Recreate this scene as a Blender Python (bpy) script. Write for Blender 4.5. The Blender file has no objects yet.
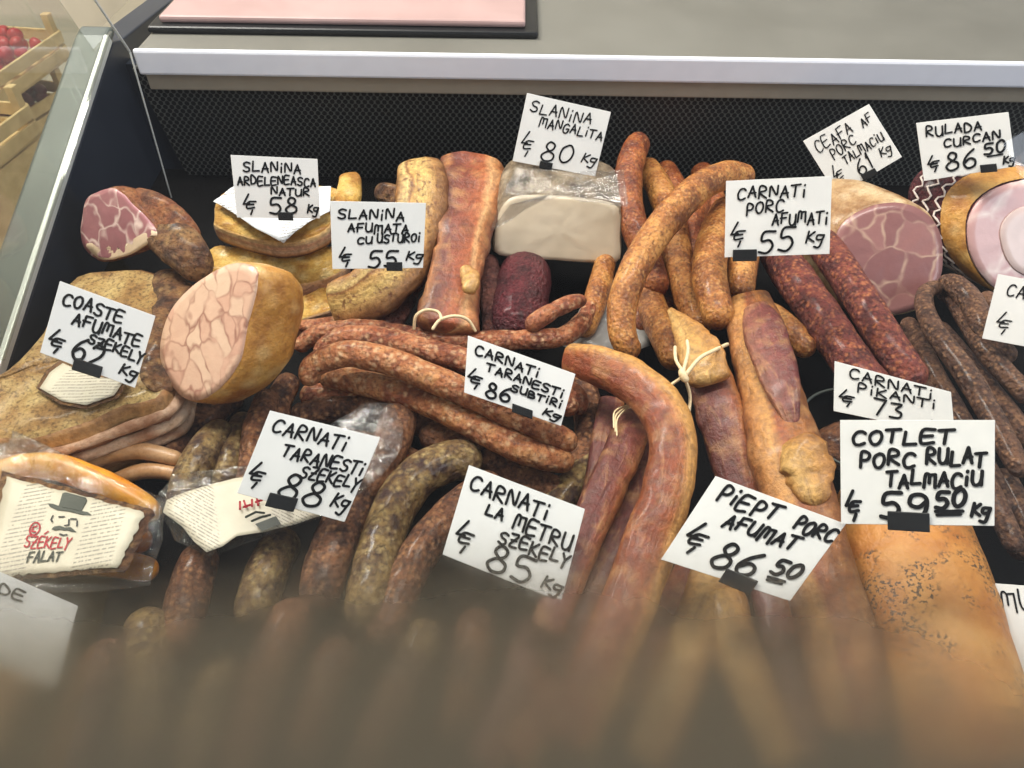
import bpy, bmesh, math, random
from mathutils import Vector, Matrix, noise

random.seed(7)
SC = bpy.context.scene
COL = SC.collection

# ------------------------------------------------------------------ camera
FPX = 760.0
PITCH = math.radians(45)
ROLL = math.radians(0.85)
CAM = Vector((0, 0, 0.56))
cam_data = bpy.data.cameras.new('camera')
cam = bpy.data.objects.new('camera', cam_data)
COL.objects.link(cam)
cam_data.sensor_fit = 'HORIZONTAL'
cam_data.sensor_width = 36.0
cam_data.lens = 36.0 * FPX / 1024.0
cam_data.clip_start = 0.01
F = Vector((0, math.cos(PITCH), -math.sin(PITCH)))
R0 = Vector((1, 0, 0)); U0 = R0.cross(F)
R = R0 * math.cos(ROLL) + U0 * math.sin(ROLL)
U = U0 * math.cos(ROLL) - R0 * math.sin(ROLL)
m = Matrix.Identity(4)
for i in range(3):
    m[i][0], m[i][1], m[i][2], m[i][3] = R[i], U[i], -F[i], CAM[i]
cam.matrix_world = m
SC.camera = cam

# ------------------------------------------------------------------ light
SC.view_settings.view_transform = 'Standard'
SC.view_settings.look = 'None'
SC.view_settings.exposure = -0.08
SC.view_settings.gamma = 1.0
SC.view_settings.use_curve_mapping = False
W = bpy.data.worlds.new('shop_air'); SC.world = W; W.use_nodes = True
W.node_tree.nodes['Background'].inputs[0].default_value = (0.90, 0.93, 1.0, 1)
W.node_tree.nodes['Background'].inputs[1].default_value = 0.50

def area(name, loc, target, sx, sy, power, col):
    d = bpy.data.lights.new(name, 'AREA'); d.shape = 'RECTANGLE'; d.size = sx; d.size_y = sy
    d.energy = power; d.color = col
    o = bpy.data.objects.new(name, d); COL.objects.link(o)
    o.location = loc
    o.rotation_euler = (Vector(target) - Vector(loc)).to_track_quat('-Z', 'Y').to_euler()
    return o
area('ceiling_strip_light', (0.0, 0.62, 2.0), (0.0, 0.5, 0), 1.5, 0.25, 46, (1.0, 0.94, 0.86))
area('shop_window_daylight', (2.6, -1.2, 1.7), (0, 0.6, 0.1), 1.5, 1.5, 56, (0.82, 0.88, 1.0))

area('added_crate_fill', (-1.4, 1.6, 2.3), (-1.4, 1.8, 0), 1.2, 0.3, 110, (1.0, 0.95, 0.88))  # added fill without a known source, brightens crates and wall beside the case

# ------------------------------------------------------------------ pixel helpers
SLOPE = 0.06                      # the deck climbs a little towards the back
def ray(px, py):
    return F + R * ((px - 512) / FPX) - U * ((py - 384) / FPX)
def at(px, py, h):                # point h above the deck
    d = ray(px, py)
    # CAM.z + t dz = SLOPE*(t dy) + h
    t = (CAM.z - h) / (SLOPE * d.y - d.z)
    return CAM + d * t
def at_y(px, py, y):
    d = ray(px, py); return CAM + d * (y / d.y)
def at_x(px, py, x):
    d = ray(px, py); return CAM + d * (x / d.x)
def at_z(px, py, z):
    d = ray(px, py); return CAM + d * ((z - CAM.z) / d.z)
def at_t(px, py, t):
    return CAM + ray(px, py) * t
def on_plane(px, py, p0, n):
    d = ray(px, py); return CAM + d * ((p0 - CAM).dot(n) / d.dot(n))
def depth(p):
    return (p - CAM).dot(F)
def deck_z(y):
    return SLOPE * y

# ------------------------------------------------------------------ materials
def lin(c):
    out = []
    for v in c[:3]:
        v = v / 255.0
        out.append(v / 12.92 if v <= 0.04045 else ((v + 0.055) / 1.055) ** 2.4)
    return tuple(out) + (1.0,)

class NT:
    def __init__(s, name):
        s.m = bpy.data.materials.new(name); s.m.use_nodes = True
        s.t = s.m.node_tree; s.t.nodes.clear()
        s.out = s.n('ShaderNodeOutputMaterial')
    def n(s, typ, **kw):
        nd = s.t.nodes.new(typ)
        for k, v in kw.items():
            if k.startswith('_'): setattr(nd, k[1:], v)
            else:
                nd.inputs[k.replace('__', ' ')].default_value = v
        return nd
    def l(s, a, b): s.t.links.new(a, b)
    def coords(s, rand=True):
        tc = s.n('ShaderNodeTexCoord')
        if not rand: return tc.outputs['Object']
        oi = s.n('ShaderNodeObjectInfo')
        mu = s.n('ShaderNodeMath', _operation='MULTIPLY'); mu.inputs[1].default_value = 7.0
        s.l(oi.outputs['Random'], mu.inputs[0])
        ad = s.n('ShaderNodeVectorMath', _operation='ADD')
        s.l(tc.outputs['Object'], ad.inputs[0]); s.l(mu.outputs[0], ad.inputs[1])
        return ad.outputs[0]
    def noise(s, vec, scale, detail=3, rough=0.55, dist=0.0):
        n = s.n('ShaderNodeTexNoise', Scale=scale, Detail=detail, Roughness=rough, Distortion=dist)
        s.l(vec, n.inputs['Vector']); return n.outputs['Fac']
    def ramp(s, fac, stops, interp='LINEAR'):
        r = s.n('ShaderNodeValToRGB'); r.color_ramp.interpolation = interp
        e = r.color_ramp.elements
        while len(e) < len(stops): e.new(0.5)
        for el, (p, c) in zip(e, stops):
            el.position = p
            el.color = lin(c) if not isinstance(c, float) else (c, c, c, 1)
        s.l(fac, r.inputs[0]); return r.outputs['Color']
    def mix(s, fac, a, b):
        mx = s.n('ShaderNodeMix', _data_type='RGBA')
        if isinstance(fac, (int, float)): mx.inputs[0].default_value = fac
        else: s.l(fac, mx.inputs[0])
        for v, i in ((a, 6), (b, 7)):
            if isinstance(v, tuple): mx.inputs[i].default_value = lin(v)
            else: s.l(v, mx.inputs[i])
        return mx.outputs[2]
    def math(s, op, a, b=None, clamp=False):
        n = s.n('ShaderNodeMath', _operation=op); n.use_clamp = clamp
        for i, v in enumerate((a, b)):
            if v is None: continue
            if isinstance(v, (int, float)): n.inputs[i].default_value = v
            else: s.l(v, n.inputs[i])
        return n.outputs[0]
    def bsdf(s, col, rough=0.45, spec=0.5, bump=None, strength=0.3, dist=0.001, metal=0.0, coat=0.0):
        b = s.n('ShaderNodeBsdfPrincipled')
        if isinstance(col, tuple): b.inputs['Base Color'].default_value = lin(col)
        else: s.l(col, b.inputs['Base Color'])
        if isinstance(rough, (int, float)): b.inputs['Roughness'].default_value = rough
        else: s.l(rough, b.inputs['Roughness'])
        b.inputs['Specular IOR Level'].default_value = spec
        b.inputs['Metallic'].default_value = metal
        b.inputs['Coat Weight'].default_value = coat
        b.inputs['Coat Roughness'].default_value = 0.15
        if bump is not None:
            bp = s.n('ShaderNodeBump', Strength=strength, Distance=dist)
            s.l(bump, bp.inputs['Height']); s.l(bp.outputs[0], b.inputs['Normal'])
        s.l(b.outputs[0], s.out.inputs['Surface'])
        return b

def plain(name, col, rough=0.5, spec=0.5, var=10, scale=60, metal=0.0, coat=0.0, bump=0.05):
    k = NT(name); v = k.coords()
    n = k.noise(v, scale, 4)
    c2 = tuple(max(0, x - var) for x in col); c3 = tuple(min(255, x + var) for x in col)
    k.bsdf(k.ramp(n, [(0.3, c2), (0.7, c3)]), rough, spec, n, bump, 0.001, metal, coat)
    return k.m

def sausage(name, dark, mid, light, fat, fat_scale=230, blotch=45, fat_amt=0.5, rough=0.36, wrinkle=0.35, coat=0.25, speck=0.75):
    """Mottled casing: broad smoke blotches with small bits of fat showing through."""
    k = NT(name); v = k.coords()
    n1 = k.noise(v, blotch, 4, 0.6)
    base = k.ramp(n1, [(0.36, dark), (0.5, mid), (0.64, light)])
    vo = k.n('ShaderNodeTexVoronoi', Scale=fat_scale, Randomness=1.0); k.l(v, vo.inputs['Vector'])
    n2 = k.noise(v, fat_scale * 0.5, 2)
    sp = k.math('MULTIPLY_ADD', vo.outputs['Distance'], -2.0)
    sp_n = sp.node; sp_n.inputs[2].default_value = 1.15
    spm = k.math('MULTIPLY', sp, k.ramp(n2, [(0.40, 0.1), (0.56, 1.0)]), True)
    spm = k.math('MULTIPLY', spm, fat_amt * 2, True)
    col = k.mix(spm, base, fat)
    n3 = k.noise(v, 330, 4, 0.65)
    dk = k.ramp(n3, [(0.48, 0.0), (0.66, speck)])
    col = k.mix(dk, col, tuple(int(x * .72) for x in dark))
    vb = k.n('ShaderNodeTexVoronoi', Scale=fat_scale * 1.15, _feature='SMOOTH_F1'); k.l(v, vb.inputs['Vector'])
    hb = k.math('ADD', k.math('MULTIPLY', k.noise(v, 130, 6, 0.7), 1.6), k.math('MULTIPLY', vb.outputs['Distance'], -0.8))
    rr = k.ramp(n3, [(0.3, rough - .06), (0.7, rough + .16)])
    k.bsdf(col, rr, 0.5, hb, min(1.0, wrinkle * 1.5), 0.004, coat=coat * .4)
    return k.m

def veined(name, meat1, meat2, vein, scale, width, rough=0.38, warp=0.02, extra=None):
    """Cut meat: muscles as large warped cells parted by pale seams."""
    k = NT(name); v = k.coords(False)
    wn = k.n('ShaderNodeTexNoise', Scale=28.0, Detail=2.0); k.l(v, wn.inputs['Vector'])
    sc = k.n('ShaderNodeVectorMath', _operation='MULTIPLY_ADD')
    k.l(wn.outputs['Color'], sc.inputs[0]); sc.inputs[1].default_value = (warp,) * 3; k.l(v, sc.inputs[2])
    ve = k.n('ShaderNodeTexVoronoi', Scale=scale, _feature='DISTANCE_TO_EDGE'); k.l(sc.outputs[0], ve.inputs['Vector'])
    vc = k.n('ShaderNodeTexVoronoi', Scale=scale); k.l(sc.outputs[0], vc.inputs['Vector'])
    sep = k.n('ShaderNodeSeparateColor'); k.l(vc.outputs['Color'], sep.inputs[0])
    nn = k.noise(v, 180, 5, 0.65)
    base = k.mix(k.math('ADD', k.math('MULTIPLY', sep.outputs[0], 0.6), k.math('MULTIPLY', nn, 0.4)), meat1, meat2)
    seam = k.ramp(ve.outputs['Distance'], [(0.0, 1.0), (width, 0.0)])
    seam = k.math('MULTIPLY', seam, k.ramp(k.noise(v, 45, 2), [(0.35, 0.15), (0.6, 1.0)]))
    col = k.mix(seam, base, vein)
    k.bsdf(col, rough, 0.5, nn, 0.25, 0.0015, coat=0.2)
    return k.m

def striped(name, stops, warp=0.12, wscale=30, rough=0.4, along=0.0, coat=0.2, fleck=None, axis=0, bump=0.3, stretch=(1, 1, 1)):
    """Bands across a piece (uv.x) such as fat, lean and rind, wandering with noise."""
    k = NT(name)
    uv = k.n('ShaderNodeUVMap'); uv.uv_map = 'UVMap'
    sp = k.n('ShaderNodeSeparateXYZ'); k.l(uv.outputs[0], sp.inputs[0])
    v = k.coords()
    n = k.noise(v, wscale, 4, 0.6)
    u = k.math('ADD', sp.outputs[axis], k.math('MULTIPLY', k.math('SUBTRACT', n, 0.5), warp * 2))
    col = k.ramp(u, stops)
    n2 = k.noise(v, 200, 5, 0.65)
    stv = k.n('ShaderNodeVectorMath', _operation='MULTIPLY'); k.l(uv.outputs[0], stv.inputs[0])
    stv.inputs[1].default_value = (5, 26, 1) if axis == 0 else (9, 6, 1)
    st = k.noise(stv.outputs[0], 1.0, 5, 0.62, 0.6)
    col = k.mix(k.ramp(st, [(0.34, 0.4), (0.5, 0.0)]), col, (70, 32, 22))
    col = k.mix(k.ramp(st, [(0.55, 0.0), (0.7, 0.35)]), col, (222, 170, 112))
    col = k.mix(k.ramp(n2, [(0.4, 0.4), (0.6, 0.0)]), col, (60, 30, 18))
    col = k.mix(k.ramp(k.noise(v, 60, 4), [(0.5, 0.0), (0.72, 0.35)]), col, (215, 165, 105))
    if fleck:
        fl = k.ramp(k.noise(v, 150, 3), [(0.57, 0.0), (0.66, 0.8)])
        col = k.mix(fl, col, fleck)
    k.bsdf(col, k.ramp(n2, [(0.3, rough - .05), (0.7, rough + .15)]), 0.5, k.math('ADD', k.math('ADD', n2, st), k.math('MULTIPLY', n, 1.2)), bump * 1.6, 0.004, coat=coat * .4)
    return k.m

M = {}
M['black'] = plain('black_plastic', (22, 23, 25), 0.4, 0.4, 4)
M['deck'] = plain('black_tray_liner', (11, 10, 10), 0.8, 0.1, 3)
M['navy'] = plain('dark_blue_grey_panel', (40, 45, 56), 0.4, 0.4, 4, 20)
M['steel'] = plain('brushed_grey_steel', (76, 82, 78), 0.42, 0.4, 8, 12, 0.2)
M['silver'] = plain('silver_trim', (214, 217, 214), 0.3, 0.5, 6, 30, 0.15)
M['fascia'] = plain('white_lacquered_profile', (238, 239, 250), 0.35, 0.5, 3)
M['beige'] = plain('beige_profile', (172, 160, 142), 0.45, 0.4, 4)
M['worktop'] = plain('grey_worktop', (112, 110, 103), 0.45, 0.4, 6, 10)
M['paper'] = plain('white_card', (226, 226, 225), 0.55, 0.3, 3, 40)
M['ink'] = plain('black_marker_ink', (14, 14, 16), 0.4, 0.3, 3)
M['red_ink'] = plain('red_ink', (170, 40, 52), 0.5, 0.3, 8)
M['grey_ink'] = plain('grey_green_ink', (62, 66, 58), 0.5, 0.3, 8)
M['string'] = plain('natural_string', (226, 205, 165), 0.7, 0.3, 14, 500, bump=0.4)
M['white_string'] = plain('white_net_thread', (232, 218, 210), 0.7, 0.3, 14, 500)
M['wood'] = plain('pale_crate_wood', (205, 178, 128), 0.7, 0.3, 16, 25)
M['pink_board'] = plain('pale_pink_board', (172, 143, 140), 0.45, 0.4, 8, 14)
M['berry'] = plain('strawberry_red', (172, 34, 40), 0.35, 0.5, 26, 80)
M['berry_dark'] = plain('dark_strawberry_red', (112, 34, 38), 0.4, 0.5, 22, 80)
M['leaf'] = plain('green_calyx', (116, 132, 62), 0.6, 0.3, 12)
M['wall'] = plain('cream_wall', (230, 222, 206), 0.8, 0.2, 4, 5)
M['floor'] = plain('beige_floor', (208, 200, 182), 0.6, 0.3, 8, 6)
M['paper_print'] = None

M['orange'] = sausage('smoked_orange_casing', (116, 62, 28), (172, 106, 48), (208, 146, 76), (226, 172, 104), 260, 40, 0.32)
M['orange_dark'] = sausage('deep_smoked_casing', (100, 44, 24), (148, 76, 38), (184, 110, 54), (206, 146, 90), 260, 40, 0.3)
M['dry_red'] = sausage('dry_red_casing', (118, 58, 36), (170, 96, 60), (196, 126, 82), (226, 180, 136), 190, 60, 0.55, 0.4, 0.6)
M['dry_orange'] = sausage('dry_amber_casing', (132, 66, 36), (184, 114, 68), (210, 148, 94), (228, 186, 142), 180, 60, 0.55, 0.38, 0.55)
M['olive'] = sausage('olive_brown_casing', (62, 38, 34), (112, 84, 50), (150, 122, 72), (178, 154, 104), 170, 70, 0.5, 0.33, 0.5, 0.4)
M['brown'] = sausage('brown_casing', (62, 34, 26), (108, 66, 42), (142, 92, 58), (176, 126, 84), 200, 60, 0.5, 0.36, 0.55, 0.3)
M['thin_dark'] = sausage('dark_thin_casing', (58, 36, 28), (98, 66, 50), (130, 92, 68), (172, 128, 92), 260, 50, 0.45, 0.42, 0.7)
M['spicy'] = sausage('paprika_casing', (78, 30, 30), (118, 54, 48), (146, 74, 58), (190, 116, 74), 210, 55, 0.6, 0.42, 0.6)
M['frank'] = sausage('pale_frankfurter_skin', (158, 114, 74), (188, 144, 100), (204, 164, 122), (214, 178, 138), 90, 20, 0.2, 0.3, 0.1, 0.5, speck=0.3)
M['pack_orange'] = sausage('glossy_orange_skin', (214, 130, 36), (240, 164, 54), (248, 188, 84), (250, 200, 104), 60, 15, 0.2, 0.25, 0.08, 0.6, speck=0.3)
M['salami'] = sausage('dark_red_fibrous_casing', (58, 14, 22), (88, 24, 34), (112, 40, 48), (140, 72, 72), 300, 50, 0.3, 0.38, 0.9)
M['purple_dry'] = sausage('purple_brown_dried_meat', (70, 34, 32), (104, 58, 52), (132, 80, 68), (156, 104, 84), 240, 40, 0.3, 0.42, 0.8)
M['rind'] = sausage('smoked_brown_rind', (92, 46, 26), (140, 78, 42), (174, 112, 62), (196, 140, 86), 90, 30, 0.3, 0.42, 0.6)
M['gold_rind'] = sausage('golden_casing', (158, 96, 36), (202, 142, 62), (222, 172, 92), (236, 200, 136), 60, 26, 0.35, 0.32, 0.3, 0.5, speck=0.3)
M['ham_skin'] = sausage('tan_ham_skin', (146, 102, 58), (190, 154, 108), (212, 184, 142), (226, 204, 168), 70, 30, 0.4, 0.36, 0.35, 0.4, speck=0.3)
M['loaf'] = sausage('orange_spiced_loaf_skin', (176, 108, 46), (206, 142, 72), (222, 166, 98), (232, 184, 124), 60, 20, 0.3, 0.36, 0.35, 0.35, speck=0.3)
M['bark'] = sausage('dark_brown_bark', (62, 36, 24), (110, 70, 42), (150, 106, 62), (182, 142, 90), 120, 45, 0.4, 0.45, 0.8)
M['rolled_face'] = veined('rolled_ham_cut', (206, 152, 130), (232, 202, 174), (158, 106, 88), 52, 0.10, 0.33, 0.05)
M['ham_face'] = veined('smoked_ham_cut', (132, 76, 84), (176, 116, 120), (232, 206, 196), 30, 0.05, 0.35, 0.035)
M['neck_face'] = veined('pork_neck_cut', (126, 82, 82), (160, 112, 108), (190, 158, 138), 32, 0.07, 0.33, 0.035)
M['turkey_face'] = veined('turkey_roll_cut', (196, 146, 146), (216, 176, 172), (236, 214, 206), 22, 0.12, 0.3, 0.03)
M['white_fat'] = plain('white_back_fat', (222, 206, 180), 0.35, 0.5, 12, 26, coat=0.4)
M['bacon_strip'] = striped('smoked_bacon_strip', [(0.0, (204, 148, 76)), (0.14, (210, 154, 84)), (0.28, (168, 96, 50)), (0.45, (146, 72, 40)), (0.7, (134, 62, 36)), (1.0, (140, 74, 40))], 0.08, 26)
M['lean_strip'] = striped('lean_smoked_strip', [(0.0, (178, 112, 62)), (0.18, (150, 82, 56)), (0.4, (120, 62, 54)), (0.8, (112, 58, 52)), (1.0, (92, 44, 40))], 0.1, 26)
M['big_bacon'] = striped('smoked_belly_bacon', [(0.0, (128, 76, 34)), (0.3, (170, 106, 48)), (0.5, (156, 84, 48)), (0.62, (206, 150, 82)), (0.8, (196, 136, 74)), (1.0, (148, 86, 46))], 0.16, 24)
M['purple_meat'] = striped('purple_lean_face', [(0.0, (96, 38, 36)), (0.3, (118, 56, 52)), (0.7, (140, 82, 72)), (1.0, (150, 96, 76))], 0.08, 60)
M['yellow_strip'] = striped('yellow_fat_strip', [(0.0, (180, 122, 58)), (0.4, (206, 158, 86)), (0.7, (214, 172, 104)), (1.0, (190, 136, 70))], 0.15, 24)
M['belly_slab'] = striped('red_brown_belly', [(0.0, (128, 66, 42)), (0.16, (196, 128, 78)), (0.26, (226, 172, 118)), (0.36, (178, 98, 58)), (0.6, (146, 76, 54)), (0.8, (112, 58, 48)), (0.93, (170, 112, 70)), (1.0, (112, 60, 42))], 0.09, 22)
M['garlic_top'] = striped('garlic_bacon', [(0.0, (112, 66, 42)), (0.25, (176, 128, 74)), (0.5, (220, 186, 112)), (0.68, (214, 170, 100)), (0.74, (140, 92, 52)), (0.8, (226, 196, 128)), (1.0, (150, 96, 48))], 0.12, 30, fleck=(104, 62, 38))
M['yellow_fat'] = sausage('salted_yellow_fat', (176, 120, 44), (214, 166, 76), (230, 192, 108), (240, 216, 156), 80, 40, 0.4, 0.42, 0.6, speck=0.35)
M['grey_skin'] = sausage('grey_brown_skin', (88, 74, 60), (146, 126, 100), (184, 164, 136), (206, 190, 164), 70, 36, 0.4, 0.42, 0.7, speck=0.4)
M['layer_side'] = striped('layered_fat_side', [(0.0, (226, 178, 100)), (0.2, (236, 206, 158)), (0.36, (224, 172, 146)), (0.6, (240, 210, 184)), (0.8, (214, 160, 120)), (0.92, (120, 74, 46)), (1.0, (96, 58, 36))], 0.06, 30, axis=1)
M['pink_side'] = striped('pink_fat_side', [(0.0, (226, 180, 120)), (0.15, (238, 204, 182)), (0.5, (228, 180, 162)), (0.9, (236, 204, 178)), (1.0, (120, 76, 46))], 0.08, 30, axis=1)
M['rib_side'] = striped('layered_rib_side', [(0.0, (160, 112, 66)), (0.2, (204, 164, 112)), (0.35, (140, 78, 58)), (0.5, (208, 166, 122)), (0.62, (128, 66, 52)), (0.8, (196, 148, 104)), (1.0, (90, 52, 36))], 0.05, 16, axis=1)
M['rib_top'] = sausage('smoked_rib_top', (92, 58, 32), (172, 130, 74), (214, 182, 118), (224, 196, 140), 50, 20, 0.35, 0.45, 0.7)

def mesh_metal():
    k = NT('perforated_black_metal'); v = k.coords(False)
    sp = k.n('ShaderNodeSeparateXYZ'); k.l(v, sp.inputs[0])
    ds = []
    for off in (0.0, 0.5):
        cb = k.n('ShaderNodeCombineXYZ')
        fx = k.math('SUBTRACT', k.math('FRACT', k.math('ADD', k.math('MULTIPLY', sp.outputs[0], 1 / 0.0078), off + 100)), 0.5)
        fz = k.math('SUBTRACT', k.math('FRACT', k.math('ADD', k.math('MULTIPLY', sp.outputs[2], 1 / 0.0098), off + 100)), 0.5)
        k.l(k.math('MULTIPLY', fx, 0.80), cb.inputs[0]); k.l(fz, cb.inputs[2])
        ln = k.n('ShaderNodeVectorMath', _operation='LENGTH'); k.l(cb.outputs[0], ln.inputs[0])
        ds.append(ln.outputs['Value'])
    d = k.math('MINIMUM', ds[0], ds[1])
    hole = k.ramp(d, [(0.27, 1.0), (0.31, 0.0)])
    col = k.mix(hole, (92, 92, 88), (9, 9, 10))
    k.bsdf(col, 0.45, 0.4, hole, -0.5, 0.001)
    return k.m
M['mesh'] = mesh_metal()

def loaf_speckled():
    k = NT('pepper_crusted_loaf'); v = k.coords(False)
    n1 = k.noise(v, 22, 4); base = k.ramp(n1, [(0.36, (164, 100, 44)), (0.5, (192, 130, 64)), (0.66, (210, 154, 88))])
    pat = k.ramp(k.noise(v, 32, 3, 0.6), [(0.45, 0.0), (0.56, 1.0)])
    fl = k.ramp(k.noise(v, 420, 3, 0.6), [(0.52, 0.0), (0.58, 0.9)])
    col = k.mix(k.math('MULTIPLY', pat, fl), base, (66, 56, 46))
    n2 = k.noise(v, 180, 4)
    k.bsdf(col, 0.46, 0.4, n2, 0.5, 0.003)
    return k.m
M['pepper_loaf'] = loaf_speckled()

def clear_film(name, gloss=0.12, rough=0.12, tint=(240, 240, 240), milky=0.0, crumple=0.6, cs=60):
    k = NT(name); v = k.coords()
    n = k.noise(v, cs, 4, 0.55, 1.5)
    bp = k.n('ShaderNodeBump', Strength=crumple, Distance=0.006); k.l(n, bp.inputs['Height'])
    tr = k.n('ShaderNodeBsdfTransparent'); tr.inputs[0].default_value = lin(tint)
    gl = k.n('ShaderNodeBsdfGlossy', Roughness=rough); k.l(bp.outputs[0], gl.inputs['Normal'])
    lw = k.n('ShaderNodeLayerWeight', Blend=0.35); k.l(bp.outputs[0], lw.inputs['Normal'])
    fac = k.math('ADD', k.math('MULTIPLY', lw.outputs['Facing'], gloss * 2.2), gloss * 0.35, True)
    mx = k.n('ShaderNodeMixShader'); k.l(fac, mx.inputs[0]); k.l(tr.outputs[0], mx.inputs[1]); k.l(gl.outputs[0], mx.inputs[2])
    last = mx
    if milky:
        df = k.n('ShaderNodeBsdfDiffuse'); df.inputs[0].default_value = lin((225, 222, 215))
        m2 = k.n('ShaderNodeMixShader'); m2.inputs[0].default_value = milky
        k.l(mx.outputs[0], m2.inputs[1]); k.l(df.outputs[0], m2.inputs[2]); last = m2
    k.l(last.outputs[0], k.out.inputs['Surface'])
    return k.m
M['film'] = clear_film('clear_plastic_film', 0.10, 0.1, (247, 247, 247), crumple=0.9, cs=45, milky=0.02)
M['glass'] = clear_film('clear_glass', 0.035, 0.02, (246, 247, 246), crumple=0.0)
M['side_glass'] = clear_film('hazy_side_glass', 0.08, 0.05, (238, 240, 236), crumple=0.0, milky=0.05)

def mist():
    """Breath and condensation on the inside of the pane: scatters what lies behind, thinning towards its upper edge."""
    k = NT('condensation')
    uv = k.n('ShaderNodeUVMap'); uv.uv_map = 'UVMap'
    sp = k.n('ShaderNodeSeparateXYZ'); k.l(uv.outputs[0], sp.inputs[0])
    v = k.coords(False)
    n = k.noise(v, 22, 4, 0.6)
    e = k.math('ADD', sp.outputs[1], k.math('MULTIPLY', k.math('SUBTRACT', n, 0.5), 0.10))
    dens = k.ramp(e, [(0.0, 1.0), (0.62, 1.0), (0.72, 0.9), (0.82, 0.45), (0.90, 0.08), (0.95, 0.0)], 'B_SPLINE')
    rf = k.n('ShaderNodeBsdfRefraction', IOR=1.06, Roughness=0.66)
    rf.inputs[0].default_value = (0.50, 0.48, 0.44, 1)  # darkened tint: shade over the front goods is put into the mist colour
    df = k.n('ShaderNodeBsdfDiffuse'); df.inputs[0].default_value = lin((222, 206, 176))
    tl = k.n('ShaderNodeBsdfTranslucent'); tl.inputs[0].default_value = lin((226, 216, 196))
    ad = k.n('ShaderNodeMixShader'); ad.inputs[0].default_value = 0.5
    k.l(df.outputs[0], ad.inputs[1]); k.l(tl.outputs[0], ad.inputs[2])
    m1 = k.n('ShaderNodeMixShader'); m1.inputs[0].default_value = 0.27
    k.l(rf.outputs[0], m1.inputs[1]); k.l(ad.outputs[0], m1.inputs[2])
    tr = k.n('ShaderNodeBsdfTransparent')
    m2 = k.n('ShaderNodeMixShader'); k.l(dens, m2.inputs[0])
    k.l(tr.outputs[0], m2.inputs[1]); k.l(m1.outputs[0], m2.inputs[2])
    k.l(m2.outputs[0], k.out.inputs['Surface'])
    return k.m
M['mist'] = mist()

def printed(name, rows=25, base=(206, 198, 178), wide=False):
    k = NT(name)
    uv = k.n('ShaderNodeUVMap'); uv.uv_map = 'UVMap'
    sp = k.n('ShaderNodeSeparateXYZ'); k.l(uv.outputs[0], sp.inputs[0])
    fr = k.math('FRACT', k.math('MULTIPLY', sp.outputs[1], rows))
    row = k.ramp(fr, [(0.0, 0.0), (0.3, 0.0), (0.38, 1.0), (0.66, 1.0), (0.74, 0.0)])
    cb = k.n('ShaderNodeCombineXYZ')
    k.l(k.math('MULTIPLY', sp.outputs[0], 60.0), cb.inputs[0])
    k.l(k.math('MULTIPLY', k.math('FLOOR', k.math('MULTIPLY', sp.outputs[1], rows)), 7.31), cb.inputs[1])
    nz = k.n('ShaderNodeTexNoise', Scale=1.3, Detail=3.0); k.l(cb.outputs[0], nz.inputs['Vector'])
    word = k.ramp(nz.outputs['Fac'], [(0.42, 0.0), (0.5, 0.85)])
    colm = k.ramp(sp.outputs[0], [(0.05, 0.0), (0.07, 1.0), (0.30, 1.0), (0.32, 0.0), (0.64, 0.0), (0.66, 1.0), (0.93, 1.0), (0.95, 0.0)])
    if wide: colm = k.ramp(sp.outputs[0], [(0.12, 0.0), (0.15, 1.0), (0.85, 1.0), (0.88, 0.0)])
    fac = k.math('MULTIPLY', k.math('MULTIPLY', row, word), colm)
    v = k.coords()
    pap = k.ramp(k.noise(v, 30, 3), [(0.3, tuple(x - 16 for x in base)), (0.7, base)])
    k.bsdf(k.mix(fac, pap, (126, 119, 110)), 0.45, 0.4)
    return k.m
M['print'] = printed('printed_cream_sticker')
M['print_small'] = printed('small_printed_sticker', 9, wide=True)
M['print_white'] = printed('printed_white_sheet', 22, (228, 232, 238))

# ------------------------------------------------------------------ object helpers
def link_mesh(name, verts, faces, mats, parent=None, smooth=True, uvs=None, fmat=None, origin=None):
    verts = [Vector(v) for v in verts]
    if origin is None:
        if parent is not None: origin = parent['_o']
        else:
            lo = [min(v[i] for v in verts) for i in range(3)]; hi = [max(v[i] for v in verts) for i in range(3)]
            origin = ((lo[0] + hi[0]) / 2, (lo[1] + hi[1]) / 2, lo[2])
    o3 = Vector(origin)
    me = bpy.data.meshes.new(name)
    me.from_pydata([v - o3 for v in verts], [], faces)
    if not isinstance(mats, (list, tuple)): mats = [mats]
    for mm in mats: me.materials.append(mm)
    if fmat:
        for p, i in zip(me.polygons, fmat): p.material_index = i
    if smooth:
        for p in me.polygons: p.use_smooth = True
    if uvs:
        l = me.uv_layers.new(name='UVMap')
        for lp in me.loops: l.data[lp.index].uv = uvs[lp.vertex_index]
    me.update()
    bm = bmesh.new(); bm.from_mesh(me); bmesh.ops.recalc_face_normals(bm, faces=bm.faces); bm.to_mesh(me); bm.free()
    o = bpy.data.objects.new(name, me); COL.objects.link(o)
    if parent is not None:
        o.parent = parent
    else:
        o.location = o3
        OR[o.name] = tuple(o3)
    return o

OR = {}
class Root(dict): pass
def tag(o, label, cat, group=None, kind=None):
    o['label'] = label; o['category'] = cat
    if group: o['group'] = group
    if kind: o['kind'] = kind
    return o
def thing(name, loc, label, cat, group=None):
    o = bpy.data.objects.new(name, None); COL.objects.link(o); o.location = loc
    o.empty_display_size = 0.02
    OR[o.name] = tuple(loc)
    return tag(o, label, cat, group)
def part(name, verts, faces, mats, parent, label=None, **kw):
    """A child of a thing; its mesh is written about the thing's origin."""
    org = OR[parent.name]
    o = link_mesh(name, verts, faces, mats, None, origin=org, **kw)
    o.location = (0, 0, 0); o.parent = parent
    OR[o.name] = org
    if label: o['label'] = label
    return o

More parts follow.
